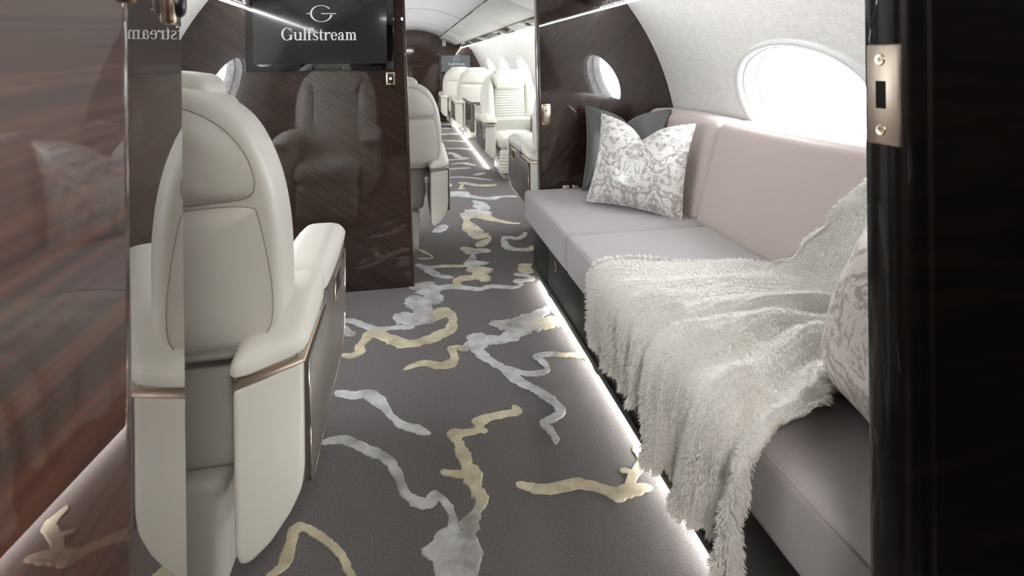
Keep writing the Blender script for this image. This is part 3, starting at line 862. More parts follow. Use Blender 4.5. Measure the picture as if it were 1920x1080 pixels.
# ---- aft vestibule (seen only as reflection in the black partition)
gc = thing('galley_cabinet', 'dark galley cabinet with grey counter behind the camera', 'cabinet', (.77, -.75, 0))
box('body', (-.30, -.45, 0), (.42, .45, .86), M['black_gloss'], gc, .01)
box('counter', (-.33, -.47, .86), (.42, .47, .90), M['galley'], gc, .008)
box('drawer_front', (-.315, -.40, .55), (-.30, .40, .82), M['black_gloss'], gc, .006)
box('handle', (-.33, -.10, .70), (-.315, .10, .715), M['brass_soft'], gc, .003)

vl = thing('ceiling_lamp', 'square ceiling lamp of the vestibule behind the camera', 'lamp', (.10, -.42, 1.70))
box('housing', (-.17, -.17, .006), (.17, .17, .05), M['white_trim'], vl, .006)
box('diffuser', (-.15, -.15, -.002), (.15, .15, .008), M['lamp'], vl, .002)

vr = box('wall_dark_liner', (1.20, Y_AFT + .02, 0), (1.26, JY0 - .005, 1.72), M['black_gloss'], None, 0)  # added liner, keeps the bright side wall out of the partition's reflection
tag(vr, 'unseen black liner added beside the camera to darken the partition reflection', 'wall', kind='structure')

# ================================================================== SEATS
Z_OUT = [(.595, .215), (.63, .275), (.68, .315), (.75, .320), (.86, .318), (.96, .304), (1.04, .278), (1.095, .246), (1.13, .204), (1.15, .155), (1.160, .09), (1.163, 0.0)]
def smooth_outline(tab, n=14):
    """closed loop of (x,z): right side bottom->top, left side top->bottom"""
    pts = catmull([(w, z) for z, w in tab], 5)
    right = pts
    left = [(-x, z) for x, z in pts[::-1]][1:]
    return right + left
def lean(z): return .045 - (z - .60) * .10

def pad(name, loop, y0, depth, mat, parent, rings=7, power=.5, fwd=False, cz=None, flat=0.0, gap=.0):
    """inflated pad over a closed (x,z) loop; bulges toward -y (rear) or +y (front)"""
    n = len(loop)
    cx = 0.0
    if cz is None: cz = sum(p[1] for p in loop) / n
    s = 1 if fwd else -1
    verts, faces = [], []
    for k_ in range(rings):
        t = k_ / rings
        shrink = 1 - t
        d = depth * (1 - (1 - t) ** 2.6) ** power
        for x, z in loop:
            zz = cz + (z - cz) * shrink
            verts.append((x * shrink, y0 + lean(zz) + s * d, zz))
    verts.append((0, y0 + lean(cz) + s * depth, cz))
    for k_ in range(rings - 1):
        for i in range(n):
            a, b = k_ * n + i, k_ * n + (i + 1) % n
            faces.append((a, b, b + n, a + n) if not fwd else (a, a + n, b + n, b))
    l0 = (rings - 1) * n
    for i in range(n):
        f = (l0 + i, l0 + (i + 1) % n, rings * n)
        faces.append(f if not fwd else f[::-1])
    return mesh(name, verts, faces, mat, parent, True)

def build_seat():
    e = thing('leather_seat', 'seat', 'seat')
    Lh = M['leather']
    # --- backrest body: a rim that joins rear and front
    loop = smooth_outline(Z_OUT)
    n = len(loop)
    prof = [(.85, -.055), (.93, -.053), (.972, -.044), (.993, -.026), (1.0, 0.0), (1.0, .05), (.985, .085), (.94, .105), (.86, .112), (.6, .112), (.25, .112)]
    cz = .86
    verts, faces = [], []
    for s, y in prof:
        for x, z in loop:
            zz = cz + (z - cz) * s
            verts.append((x * s, -.40 + lean(zz) + y, zz))
    for j in range(len(prof) - 1):
        for i in range(n):
            a, b = j * n + i, j * n + (i + 1) % n
            faces.append((a, b, b + n, a + n))
    faces.append(tuple(range(n))[::-1]); faces.append(tuple(range((len(prof) - 1) * n, len(prof) * n)))
    mesh('backrest', verts, faces, Lh, e, True)
    # --- rear upper pad (dome) and rear lower pad, each with a recessed seam
    up = smooth_outline([(.924, .0), (.9255, .10), (.932, .22), (.941, .262), (.958, .273), (.985, .272), (1.03, .256), (1.075, .222), (1.108, .174), (1.126, .112), (1.133, 0.0)])
    up = [p for i, p in enumerate(up) if i < len(up) - 1]
    u = pad('rear_upper_pad', up, -.4560, .036, Lh, e, 8, .55)
    tube('seam', [(x, -.457 + lean(z), z) for x, z in up], .0015, M['leather_seam'], u, closed=True, ns=6)
    lo = smooth_outline([(.622, .0), (.622, .12), (.628, .23), (.645, .274), (.68, .297), (.75, .300), (.83, .291), (.90, .278), (.917, .268), (.922, .22), (.916, .10), (.914, 0.0)])[:-1]
    l_ = pad('rear_lower_pad', lo, -.4558, .026, Lh, e, 8, .42, cz=.76)
    tube('seam', [(x, -.457 + lean(z), z) for x, z in lo], .0014, M['leather_seam'], l_, closed=True, ns=6)
    # --- front: side bolsters, ribbed centre, headrest flap
    for s in (-1, 1):
        def bf(uu, vv, s=s):
            z = .50 + .56 * vv
            w_out = interp(z, [(.50, .30), (.62, .308), (.75, .314), (.9, .305), (1.0, .28), (1.06, .25)])
            w_in = .165 + .02 * vv
            x = w_in + (w_out - w_in) * uu
            y = -.290 + lean(z) + .052 * math.sin(math.pi * min(1, uu * .92 + .04)) ** .6 * (1 - max(0, vv - .85) / .15 * .5) - .060 * uu ** 7
            return (s * x, y, z)
        grid('bolster', bf, 10, 14, Lh, e)
    def rib(uu, vv):
        z = .47 + .50 * vv
        ph = (vv * 17) % 1.0
        x = -.17 + .34 * uu
        y = -.288 + lean(z) + .018 + .011 * math.sqrt(max(0, math.sin(math.pi * ph))) - .012 * abs(2 * uu - 1) ** 6
        return (x, y, z)
    grid('ribbed_panel', rib, 6, 17 * 8, Lh, e)
    def hr(x, y, z):
        t = (z - .965) / .20
        x *= .80 + .22 * min(1, max(0, t) * 1.6)
        return (x, y + lean(z), z)
    rbox('headrest', (-.190, -.292, .962), (.190, -.232, 1.132), .022, Lh, e, 8, .008, hr)
    def hr2(x, y, z):
        return (x, y + lean(z), z - .012 * (x / .17) ** 4)
    rbox('headrest_roll', (-.170, -.385, 1.130), (.170, -.236, 1.186), .026, Lh, e, 8, .006, hr2)
    # --- seat cushion and leg rest
    rbox('seat_cushion', (-.215, -.30, .345), (.215, .33, .490), .05, Lh, e, 10, .018)
    def leg(x, y, z):
        return (x, y + .012 * math.sqrt(abs(math.sin((z - .08) * math.pi / .034))), z)
    rbox('leg_rest', (-.205, .20, .085), (.205, .31, .345), .03, Lh, e, 24, .004, leg)
    # --- base column behind and pedestal on the floor
    def colf(x, y, z):
        return (x * (1.0 - .06 * max(0, (.62 - z)) / .6), y + lean(z) * .5, z)
    rbox('base_shroud', (-.215, -.345, .315), (.215, -.12, .635), .028, M['leather_base_shaded'], e, 6, .004, colf)
    rbox('lower_shroud', (-.175, -.335, .05), (.175, .19, .312), .028, M['leather_base_shaded'], e, 6, .004)
    box('pedestal', (-.15, -.24, 0.0), (.15, .18, .07), M['leather_base_shaded'], e, .015)
    # --- arms; their rear ends run back toward the middle of the seat
    def splay(o):
        for v in o.data.vertices:
            if v.co.y < -.2:
                v.co.y -= (.36 - abs(v.co.x)) * .75
        return o
    for s in (-1, 1):
        sec = [(.244, .590), (.244, .285), (.250, .258), (.266, .247), (.300, .262), (.332, .296), (.350, .330), (.356, .368), (.356, .590)]
        a_ = prism('arm_body', [(s * p[0], p[1]) for p in sec], 'y', -.415, .27, Lh, e, .010, 3, 40)
        splay(a_)
        # metal band under the arm caps
        band = [(.246, -.417), (.360, -.417), (.3605, .28), (.246, .28)]
        splay(prism('metal_band', [(s * p[0], p[1]) for p in band], 'z', .590, .602, M['brass_soft'], e, .002))
        def cap_r(x, y, z, s=s):
            t = max(0, min(1, (y + .43) / .30))
            top = .045 * (t - .3) * (1 if z > .62 else 0)
            return (x, y - (.36 - abs(x)) * .75 * (1 - t), z + top)
        rbox('arm_cap', (min(s * .236, s * .362), -.425, .601), (max(s * .236, s * .362), -.135, .660), .030, Lh, e, 8, .004, cap_r)
        def cap_f(x, y, z):
            t = (y + .14) / .48
            return (x, y, z + .012 * math.sin(math.pi * max(0, min(1, t))) * (1 if z > .63 else 0) - (.02 * max(0, t - .8) * 5 if z > .645 else 0))
        rbox('arm_rest', (min(s * .236, s * .364), -.138, .601), (max(s * .236, s * .364), .335, .682), .036, Lh, e, 10, .006, cap_f)
        # brown side panel with a bright edge
        pts = [(-.405, .586), (-.405, .350), (-.385, .322), (.17, .325), (.235, .36), (.262, .42), (.262, .600), (.262, .630), (-.125, .620), (-.135, .586)]
        sp_ = prism('side_panel', pts, 'x', s * .354, s * .3655, M['arm_panel'], e, .002)
        tube('edge_line', [(s * .3665, p[0], p[1]) for p in pts[:7]], .0022, M['chrome'], sp_, ns=6)
        # control bezel
        cb = box('control_bezel', (min(s * .364, s * .3695), .00, .535), (max(s * .364, s * .3695), .215, .607), M['brass'], e, .004)
        box('control_recess', (min(s * .366, s * .3702), .016, .545), (max(s * .366, s * .3702), .10, .597), M['dark_hole'], cb, .002)
        for q in range(3):
            box('control_button', (min(s * .366, s * .3712), .115 + q * .030, .547), (max(s * .366, s * .3712), .137 + q * .030, .595), M['arm_panel'], cb, .003)
    return e

seat0 = build_seat()
def put_seat(o, x, y, rot, label):
    o.location = (x, y, 0); o.rotation_euler = (0, 0, rot)
    return tag(o, label, 'seat', 'cream leather cabin seats')
put_seat(seat0, -.570, 1.625, 0, 'large cream leather seat seen from behind beside the left partition')
put_seat(copy_tree(seat0), -.105, 3.80, 0, 'cream leather seat just beyond the television bulkhead, seen from behind')
put_seat(copy_tree(seat0), 1.080, 3.69, 0, 'cream leather seat mostly hidden behind the sofa bulkhead, only its arm showing')
put_seat(copy_tree(seat0), 1.110, 5.80, math.pi, 'cream leather seat facing the camera in the forward cabin')
put_seat(copy_tree(seat0), -.260, 6.60, math.pi, 'cream leather seat far left, only its headrest showing above another')
put_seat(copy_tree(seat0), 1.075, 9.05, 0, 'far cream leather seat with its back to the camera beside the small table')
put_seat(copy_tree(seat0), .950, 10.55, 0, 'farthest cream leather seat in front of the small television')

for o_ in [o for o in bpy.data.objects if o.name.startswith('leather_seat') and o.location.y > 3.75]:
    o_.scale = (.97, .97, .94)
# small table between the facing seats
tb = thing('side_table', 'grey brown glossy table between the facing seats in the forward cabin', 'table', (1.05, 7.55, 0))
rbox('table_top', (-.27, -.50, .655), (.30, .50, .70), .02, M['table'], tb, 6)
rbox('end_panel', (-.25, -.46, .30), (-.20, .46, .655), .02, M['table'], tb, 4)
box('leg', (.02, -.10, 0), (.14, .10, .655), M['table'], tb, .01)
fs = box('light_strip', (.885, 6.25, 0.0), (.900, 10.9, .012), M['led_far'], None, 0)
tag(fs, 'floor light strip along the far right seats', 'light strip')

# ================================================================== TELEVISIONS AND LETTERING
def ring_seg(cx, cy, rx, ry, tx, ty, a0, a1, n=28):
    """tapering elliptical stroke: list of quads in 2D"""
    q = []
    prev = None
    for i in range(n + 1):
        a = R_(a0 + (a1 - a0) * i / n)
        c, s = math.cos(a), math.sin(a)
        o = (cx + rx * c, cy + ry * s); p = (cx + (rx - tx) * c, cy + (ry - ty) * s)
        if prev: q.append((prev[0], o, p, prev[1]))
        prev = (o, p)
    return q
def rect(x0, y0, x1, y1): return [((x0, y0), (x1, y0), (x1, y1), (x0, y1))]
def disc(cx, cy, r, n=12):
    return [((cx, cy), (cx + r * math.cos(2 * math.pi * i / n), cy + r * math.sin(2 * math.pi * i / n)),
             (cx + r * math.cos(2 * math.pi * (i + 1) / n), cy + r * math.sin(2 * math.pi * (i + 1) / n)), (cx, cy)) for i in range(n)]
XH = .66; ST = .135; TH = .045
def stem(x, y0, y1, foot=True, head=True, w=ST):
    q = rect(x, y0, x + w, y1)
    if foot: q += rect(x - .065, y0, x + w + .065, y0 + TH)
    if head: q += [((x - .085, y1 - TH), (x + w, y1 - TH), (x + w, y1), (x - .085, y1))]
    return q
def glyph(ch):
    if ch == 'G':
        q = ring_seg(.45, .5, .43, .515, .155, .045, 45, 322)
        q += stem(.70, .04, .44, False, False) + rect(.60, .40, .93, .445) + rect(.755, .64, .80, .98) + [((.74, .86), (.80, .66), (.80, .98), (.76, .98))]
        return q, .96
    if ch == 'u':
        q = stem(.07, .12, XH, False) + ring_seg(.30, .20, .23, .215, .13, .06, 180, 330) + stem(.475, .0, XH, False) + rect(.475, 0, .69, TH)
        return q, .72
    if ch == 'l':
        return stem(.09, 0, 1.02), .33
    if ch == 'f':
        q = stem(.10, 0, .80, True, False) + ring_seg(.33, .80, .23, .225, .135, .05, 180, 50) + disc(.44, .91, .075) + rect(.0, XH - TH, .40, XH)
        return q, .40
    if ch == 's':
        q = ring_seg(.25, .495, .19, .175, .09, .05, 40, 200) + ring_seg(.27, .18, .20, .19, .10, .05, 215, 385)
        q += [((.065, .44), (.12, .53), (.47, .25), (.42, .13))]
        q += rect(.40, .49, .435, .66) + rect(.045, .0, .08, .19)
        return q, .50
    if ch == 't':
        q = rect(.11, .14, .11 + ST, XH + .0) + [((.11, XH), (.11 + ST, XH), (.11 + ST, .90), (.20, .90))] + rect(.02, XH - TH, .37, XH) + ring_seg(.27, .15, .16, .165, .125, .055, 180, 320)
        return q, .40
    if ch == 'r':
        q = stem(.09, 0, XH) + ring_seg(.42, .42, .22, .25, .10, .06, 165, 60) + disc(.475, .575, .075)
        return q, .53
    if ch == 'e':
        q = ring_seg(.29, .33, .255, .345, .13, .045, 0, 325) + rect(.10, .345, .53, .39)
        return q, .57
    if ch == 'a':
        q = rect(.33, .10, .33 + ST, .47) + ring_seg(.28, .46, .185, .215, .12, .05, 0, 150) + disc(.135, .50, .07)
        q += ring_seg(.22, .175, .185, .19, .115, .05, 80, 330) + ring_seg(.53, .12, .20, .13, .13, .05, 180, 290) + rect(.24, .33, .36, .37)
        return q, .60
    if ch == 'm':
        q = stem(.09, 0, XH)
        for x in (.40, .71):
            q += stem(x, 0, .44, True, False) + ring_seg(x - .045, .43, .18, .235, .135, .06, 0, 140)
        return q, .95
    return [], .4

def glyph_mesh(name, quads, mat, parent, X, Z, s, y, th=.0012):
    verts, faces = [], []
    for q in quads:
        pts = []
        for p in q:
            if p not in pts: pts.append(p)
        b = len(verts); m = len(pts)
        if m < 3: continue
        area = sum(pts[i][0] * pts[(i + 1) % m][1] - pts[(i + 1) % m][0] * pts[i][1] for i in range(m))
        if area < 0: pts = pts[::-1]
        verts += [(X + p[0] * s, y - th, Z + p[1] * s) for p in pts]
        faces.append(tuple(range(b, b + m)))
    return mesh(name, verts, faces, mat, parent)

def television(label, cat, cx, y, z0, w, h, bez, emblem_c, word_c, word_w, screen_mat):
    e = thing('television', label, cat, (cx, y, z0))
    box('housing', (-w / 2, -.018, 0), (w / 2, .0, h), M['tv_bezel'], e, .004)
    sc = box('screen', (-w / 2 + bez, -.0195, bez), (w / 2 - bez, -.010, h - bez), screen_mat, e, .0)
    yy = -.0197
    total = sum(glyph(c)[1] for c in 'Gulfstream')
    s = word_w / total
    x = word_c[0] - cx - word_w / 2
    for ch in 'Gulfstream':
        q, adv = glyph(ch)
        glyph_mesh('letter', q, M['glyph'], sc, x, word_c[1] - z0 - s * .5, s, yy)
        x += adv * s
    r = word_w * .148
    q = ring_seg(0, 0, 1.0, .78, .17, .05, 38, 352, 48) + rect(-1.32, -.03, -.98, .03) + rect(.0, -.035, 1.32, .035)
    glyph_mesh('emblem', q, M['glyph'], sc, emblem_c[0] - cx, emblem_c[1] - z0, r, yy)
    return e
television('large black television with grey wordmark on the left bulkhead', 'television', -.432, Y_BULK - .001, 1.163, .735, .43, .036,
           (-.430, 1.460), (-.440, 1.354), .375, M['screen'])
television('small grey television with wordmark on the far bulkhead', 'television', .985, Y_FWD - .101, 1.005, .60, .345, .008,
           (1.00, 1.272), (1.00, 1.172), .34, M['screen_grey'])

# wall switches
sw = thing('touch_switch', 'small lit switch with pale bezel on the television bulkhead', 'switch', (-.084, Y_BULK, 1.118))
box('bezel', (-.023, -.006, -.034), (.023, .0, .034), M['brass'], sw, .003)
box('button', (-.015, -.0075, -.026), (.015, -.004, .026), M['black'], sw, .002)
box('indicator', (-.005, -.0083, -.005), (.005, -.007, .005), M['indicator'], sw, .002)
ws = thing('rocker_switch', 'champagne rocker switch on the bulkhead at the far end of the sofa', 'switch', (.765, Y_BULK, .905))
box('bezel', (-.027, -.007, -.058), (.027, .0, .058), M['brass'], ws, .006)
box('gap', (-.0185, -.0078, -.050), (.0185, -.006, .050), M['dark_hole'], ws, .002)
rk = box('rocker', (-.0165, -.011, -.048), (.0165, -.006, .048), M['brass_soft'], ws, .003)
box('mark', (-.006, -.0113, -.014), (.006, -.0107, -.011), M['chrome'], rk, 0)
box('mark', (-.006, -.0113, .014), (.006, -.0107, .026), M['chrome'], rk, 0)
bl = mesh('edge_scuffs', [], [], M['brass']) if False else None

# ================================================================== SOFA
SX, SZ = .632, .490            # front of the seat cushions, seat height
SOFA_Y = [.640, 1.395, 2.212, 3.040]
sofa = thing('sofa', 'long mauve grey sofa with back cushions coloured paler and pinker for the light along the right wall', 'sofa', (0, 0, 0))
for i in range(3):
    y0, y1 = SOFA_Y[i] + .003, SOFA_Y[i + 1] - .003
    c_ = rbox('seat_cushion', (SX, y0, .330), (1.30, y1, SZ), .022, M['sofa'], sofa, 14, .006)
    # welt seam round the top edge
    rr = .006
    tube('seam', [(SX + .004, y0 + .03, SZ - .010), (SX + .004, (y0 + y1) / 2, SZ - .009), (SX + .004, y1 - .03, SZ - .010)], .0025, M['sofa'], c_, ns=6)
BACK_Y = [.640, 1.40, 2.300, 3.040]
for i in range(3):
    y0, y1 = BACK_Y[i] + .003, BACK_Y[i + 1] - .003
    def bk(x, y, z):
        return (x + (z - SZ) * .30, y, z)
    rbox('back_cushion', (1.245, y0, SZ - .02), (1.40, y1, .925), .035, M['sofa_back_lit'], sofa, 14, .012, bk)
sb_ = box('base', (.690, .66, .075), (1.36, 3.035, .329), M['sofa_base'], sofa, .004)
for y0, y1 in ((.70, 1.30), (1.31, 2.00), (2.01, 2.70), (2.71, 3.02)):
    box('base_panel', (.680, y0, .085), (.692, y1, .322), M['sofa_base'], sofa, .004)
for y in (1.305, 2.005, 2.705):
    box('base_bracket', (.682, y - .022, .035), (.74, y + .022, .09), M['sofa_base'], sofa, .004)
box('toe_kick', (.78, .66, 0.0), (1.36, 3.035, .075), M['sofa_base'], sofa, 0)
box('rail', (.672, .66, .060), (.70, 3.035, .088), M['sofa_base'], sofa, .003)
ls = box('light_strip', (.715, .66, .024), (.745, 2.97, .032), M['led_floor'], None, 0)
tag(ls, 'bright light strip under the sofa washing the carpet', 'light strip')
oc = thing('base_latch', 'tiny metal latch on the dark sofa base', 'latch', (.680, 2.55, .235))
box('plate', (-.004, -.013, -.024), (.002, .013, .024), M['brass_soft'], oc, .002)
box('keyhole', (-.0046, -.005, -.012), (-.002, .005, .006), M['dark_hole'], oc, .001)
# seat belt buckle lying at the far end of the seat
for dx, nm in ((.86, 'left'), (.915, 'right')):
    bk_ = thing('seat_belt_buckle', 'metal seat belt buckle at the far end of the sofa, %s of the pair' % nm, 'buckle', (dx, 3.0, SZ))
    box('buckle_plate', (-.022, -.020, .002), (.020, .012, .026), M['chrome'], bk_, .004)
    box('buckle_lift', (-.014, -.024, .010), (.012, -.018, .024), M['brass_soft'], bk_, .002)
    box('webbing', (-.015, .005, .004), (.016, .036, .014), M['black'], bk_, .002)

# ================================================================== CUSHIONS
def pillow(name, label, loc, normal, w, h, T, mat, tilt=.25, roll=0.0, notch=0.0, seed=1, sag=0.0, pipe=None):
    """square scatter cushion standing on its lower edge; local x = width, z = up, -y = face"""
    rg = random.Random(seed)
    N = 40
    ph = [rg.uniform(0, 6.28) for _ in range(6)]
    def P(u, v, s):
        # u,v in [-1,1]; concave sides, pointed corners
        cx = 1 - .085 * (1 - v * v) ; cz_ = 1 - .085 * (1 - u * u)
        x = u * w / 2 * cx
        z = v * h / 2 * cz_
        if v > 0 and notch:
            z -= notch * 1.25 * math.exp(-abs(u) / .30) * v ** 2.0
            x -= .0
        e = max(0.0, (1 - abs(u) ** 2.6) * (1 - abs(v) ** 2.6))
        t = T / 2 * e ** .55
        t *= 1 + .10 * math.sin(3.1 * u + ph[0]) * math.sin(2.6 * v + ph[1])
        # pulled creases toward corners
        ed = max(abs(u), abs(v))
        t += .006 * max(0, ed - .35) * math.sin(9 * (u if abs(v) > abs(u) else v) + ph[2]) * (1 - ed) * 4
        if v > 0 and notch:
            t *= 1 - .35 * math.exp(-(u / .30) ** 2) * v
        if sag: t *= 1 + sag * (-v)
        return (x, s * t, z + h / 2)
    verts, faces = [], []
    for s in (-1, 1):
        b = len(verts)
        for i in range(N + 1):
            for j in range(N + 1):
                # denser toward the rim
                u = math.sin((-1 + 2 * i / N) * math.pi / 2); v = math.sin((-1 + 2 * j / N) * math.pi / 2)
                verts.append(P(u, v, s))
        for i in range(N):
            for j in range(N):
                a = b + i * (N + 1) + j
                f = (a, a + N + 1, a + N + 2, a + 1)
                faces.append(f if s < 0 else f[::-1])
    bm = bmesh.new()
    vs_ = [bm.verts.new(v) for v in verts]
    for f in faces: bm.faces.new([vs_[i] for i in f])
    bmesh.ops.remove_doubles(bm, verts=bm.verts, dist=.0004)
    e = thing(name, label, 'cushion')
    from_bm('cover', bm, mat, e, True)
    rim = []
    M_ = 30
    for k_ in range(4):
        for i in range(M_):
            t = -1 + 2 * i / M_
            u, v = [(t, -1), (1, t), (-t, 1), (-1, -t)][k_]
            rim.append(P(u, v, 0))
    tube('piping', rim, .004, mat, e, closed=True, ns=6)
    nx, ny = normal
    yaw = math.atan2(ny, nx) + math.pi / 2     # local -y -> normal
    e.matrix_world = (Matrix.Translation(loc) @ Matrix.Rotation(yaw, 4, 'Z') @ Matrix.Rotation(-tilt, 4, 'X') @ Matrix.Rotation(roll, 4, 'Y'))
    return e

pillow('scatter_cushion', 'silver damask cushion with a chopped top standing at the far end of the sofa', (1.030, 2.475, .497), (-.70, -.71), .475, .445, .17, M['damask'], .30, .06, .085, 3)
pillow('scatter_cushion', 'dark charcoal satin cushion tucked behind the silver damask one', (1.130, 2.800, .500), (-.45, -.89), .46, .455, .13, M['satin_dark'], .20, .02, .055, 5)
pillow('scatter_cushion', 'rose silver damask cushion at the near end, half hidden by the black partition', (.850, .838, .497), (-.97, .25), .46, .395, .26, M['damask_rose'], .24, 0.0, .02, 8)

# ================================================================== FUR THROW
throw = thing('fur_throw', 'ivory fur throw draped over the seat and front of the sofa', 'throw')
SEAT_D = 1.245 - SX           # depth of the seat to the foot of the back cushion
def section(t):
    """t = 0 at the seat front edge; t<0 hangs down, t>0 lies on the seat, then climbs the back"""
    if t < 0:
        return (SX - .012 + .05 * min(0, t + .12) * 0, SZ + .004 + t)
    if t < SEAT_D - .02:
        return (SX - .012 + t + .012 * t / SEAT_D, SZ + .010)
    q = t - (SEAT_D - .02)
    return (1.235 + q * .287, SZ + .010 + q * .958)
def sec_smooth(t, r=.045):
    n = 9
    x = z = 0
    for i in range(n):
        a, b = section(t + r * (-1 + 2 * i / (n - 1)))
        x += a; z += b
    return x / n, z / n
T_TOP = SEAT_D + .40
Y_FAR = [(-.26, 1.845), (-.10, 1.85), (.0, 1.825), (.10, 1.80), (.25, 1.765), (.45, 1.735), (.60, 1.68), (.68, 1.60), (.80, 1.50), (1.0, 1.40)]
Y_NEAR = [(-.30, .955), (-.15, .925), (-.05, .885), (.0, .875), (.07, .900), (.15, .945), (.22, 1.01), (.32, 1.06), (.45, 1.02), (.60, .92), (.8, .84), (1.0, .80)]
HEM = [(0, .20), (.06, .222), (.2, .225), (.40, .205), (.52, .185), (.58, .19), (.61, .262), (.66, .272), (.8, .258), (.95, .262), (1.0, .245)]
FOLDS = [  # (a at t=-.25, a at t=.15, a at t=.6, width, height)
    (.10, .12, .20, .06, .014), (.27, .25, .30, .05, .020), (.42, .36, .42, .042, .028), (.545, .47, .52, .034, .044), (.580, .535, .58, .024, -.030),
    (.66, .60, .66, .045, .050), (.74, .69, .73, .030, -.026), (.83, .79, .84, .05, .048), (.905, .88, .93, .026, -.022), (.965, .965, .98, .032, .040)]
def throw_pt(a, b):
    hem = interp(a, HEM)
    t = -hem + (T_TOP + hem) * b
    x, z = sec_smooth(t)
    yf, yn = sinterp(t, Y_FAR), sinterp(t, Y_NEAR)
    aa = a + .018 * math.sin(7 * t + 5 * a)
    y = yf + (yn - yf) * a
    d = .012
    for a0, a1, a2, w, hgt in FOLDS:
        ac = a0 + (a1 - a0) * min(1, max(0, (t + .25) / .40)) if t < .15 else a1 + (a2 - a1) * min(1, (t - .15) / .45)
        k_ = hgt * math.exp(-((aa - ac) / w) ** 2)
        k_ *= .55 + .45 * math.sin(6.0 * t + a0 * 21) if t > .1 else 1.0
        d += k_
    d += .006 * math.sin(23 * a + 9 * t) * math.sin(11 * t + 3 * a)
    d += .0060 * math.sin(2 * math.pi * a * 44 + 3 * math.sin(4 * t))           # knitted rows
    d = max(.006, d)
    # outward direction of the section
    x2, z2 = sec_smooth(t + .01)
    tx, tz = x2 - x, z2 - z
    l = math.hypot(tx, tz) or 1
    nx, nz = -tz / l, tx / l
    if t < -.02:
        nx *= 1.0
    # the hem flares slightly
    return Vector((x + nx * d, y + .012 * math.sin(9 * t + 14 * a), z + nz * d))
NA, NB = 170, 130
Pg = [[throw_pt(i / NA, j / NB) for j in range(NB + 1)] for i in range(NA + 1)]
verts = [p for row in Pg for p in row]
faces = []
for i in range(NA):
    for j in range(NB):
        a = i * (NB + 1) + j
        faces.append((a, a + 1, a + NB + 2, a + NB + 1))
skin = mesh('pelt', verts, faces, M['fur_skin'], throw, True)
# fur: short tapered strands, clumped in rows
PA = np.array([[tuple(p) for p in row] for row in Pg])
du = np.gradient(PA, axis=0); dv = np.gradient(PA, axis=1)
NRM = np.cross(du, dv); NRM /= np.linalg.norm(NRM, axis=2, keepdims=True) + 1e-9
rs = np.random.RandomState(7)
NS = 150000
ed = int(NS * .07)
ua = rs.rand(NS) * NA; ub = rs.rand(NS) * NB
ua[:ed] = np.where(rs.rand(ed) < .5, rs.rand(ed) * 1.2, NA - rs.rand(ed) * 1.5)
ub[ed:2 * ed] = rs.rand(ed) * 1.3
ua = np.clip(ua, 0, NA - 1e-3); ub = np.clip(ub, 0, NB - 1e-3)
def samp(G, ua, ub):
    i = ua.astype(int); j = ub.astype(int); f = (ua - i)[:, None]; g = (ub - j)[:, None]
    return (G[i, j] * (1 - f) * (1 - g) + G[i + 1, j] * f * (1 - g) + G[i, j + 1] * (1 - f) * g + G[i + 1, j + 1] * f * g)
N0 = samp(NRM, ua, ub); P0 = samp(PA, ua, ub) - N0 * .003
dU = samp(du, ua, ub); dV = samp(dv, ua, ub)
dU /= np.linalg.norm(dU, axis=1, keepdims=True) + 1e-9
dV /= np.linalg.norm(dV, axis=1, keepdims=True) + 1e-9
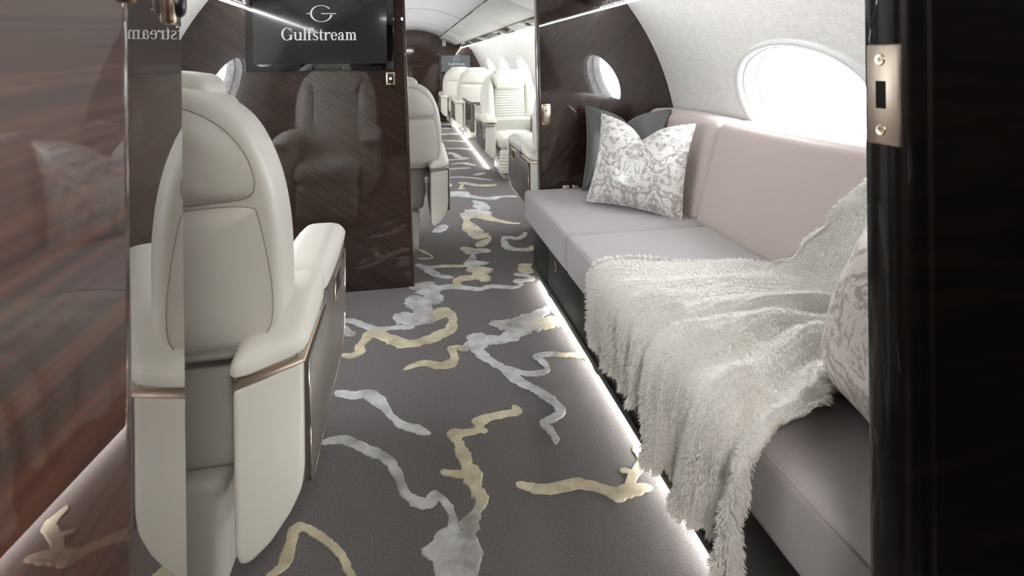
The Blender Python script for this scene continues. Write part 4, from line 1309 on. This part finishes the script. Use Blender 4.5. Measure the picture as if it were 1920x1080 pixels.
# clumps: strands lean toward the centre of small cells so tufts form
cell_a = np.round(ua / 3.86 - .5) + .5; cell_b = np.round(ub / 1.9)
hx = np.sin(cell_a * 12.9898 + cell_b * 78.233) * 43758.5453; hx -= np.floor(hx)
hy = np.sin(cell_a * 39.346 + cell_b * 11.135) * 24634.6345; hy -= np.floor(hy)
ca = (cell_a + (hx - .5) * .9) * 3.86; cbb = (cell_b + (hy - .5) * .9) * 1.9
lean_u = np.clip((ca - ua) / 3.86, -1, 1)[:, None]; lean_v = np.clip((cbb - ub) / 1.9, -1, 1)[:, None]
ln = (.0085 + .0065 * rs.rand(NS))[:, None]
rowf = .5 + .5 * np.sin(2 * np.pi * (ua / NA) * 44 + 3 * np.sin(4 * (-.22 + (T_TOP + .22) * ub / NB)))
ln = ln * (.62 + .5 * rowf)[:, None]
edge = np.minimum(np.minimum(ua, NA - ua) / 4.0, ub / 4.0).clip(0, 1)[:, None]
ln = ln * (1 + .55 * (1 - edge))
out_u = np.where(ua < NA / 2, -1.0, 1.0)[:, None] * (1 - edge) * np.where(np.minimum(ua, NA - ua) < 4.0, 1.0, 0.0)[:, None]
D = N0 * .95 + dU * (lean_u * .55 + (rs.rand(NS, 1) - .5) * .55 + out_u * .9) + dV * (lean_v * .55 - .35 + (rs.rand(NS, 1) - .5) * .55)
D /= np.linalg.norm(D, axis=1, keepdims=True)
bend = -dV * .25 + np.array([[0, 0, -.22]])
side = np.cross(D, rs.randn(NS, 3)); side /= np.linalg.norm(side, axis=1, keepdims=True) + 1e-9
wid = (.0012 + .0008 * rs.rand(NS))[:, None]
Pm = P0 + D * ln * .55
Pt = P0 + D * ln + bend * ln * .35
V = np.stack([P0 - side * wid, P0 + side * wid, Pm + side * wid * .8, Pm - side * wid * .8, Pt], axis=1).reshape(-1, 3)
base = np.arange(NS)[:, None] * 5
F4 = (base + np.array([[0, 1, 2, 3]])); F3 = (base + np.array([[3, 2, 4]]))
me = bpy.data.meshes.new('fur')
me.vertices.add(len(V)); me.vertices.foreach_set('co', V.ravel())
loops = np.concatenate([F4.ravel(), F3.ravel()])
me.loops.add(len(loops)); me.loops.foreach_set('vertex_index', loops)
starts = np.concatenate([np.arange(NS) * 4, NS * 4 + np.arange(NS) * 3])
totals = np.concatenate([np.full(NS, 4), np.full(NS, 3)])
me.polygons.add(2 * NS); me.polygons.foreach_set('loop_start', starts); me.polygons.foreach_set('loop_total', totals)
me.update(calc_edges=True)
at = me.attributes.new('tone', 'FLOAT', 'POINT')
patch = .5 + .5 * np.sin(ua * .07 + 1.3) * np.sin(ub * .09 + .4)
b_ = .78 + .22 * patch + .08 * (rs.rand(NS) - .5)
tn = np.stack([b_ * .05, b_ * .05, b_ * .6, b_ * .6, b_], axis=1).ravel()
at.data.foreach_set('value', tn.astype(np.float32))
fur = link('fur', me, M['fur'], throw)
fur['kind'] = 'stuff'
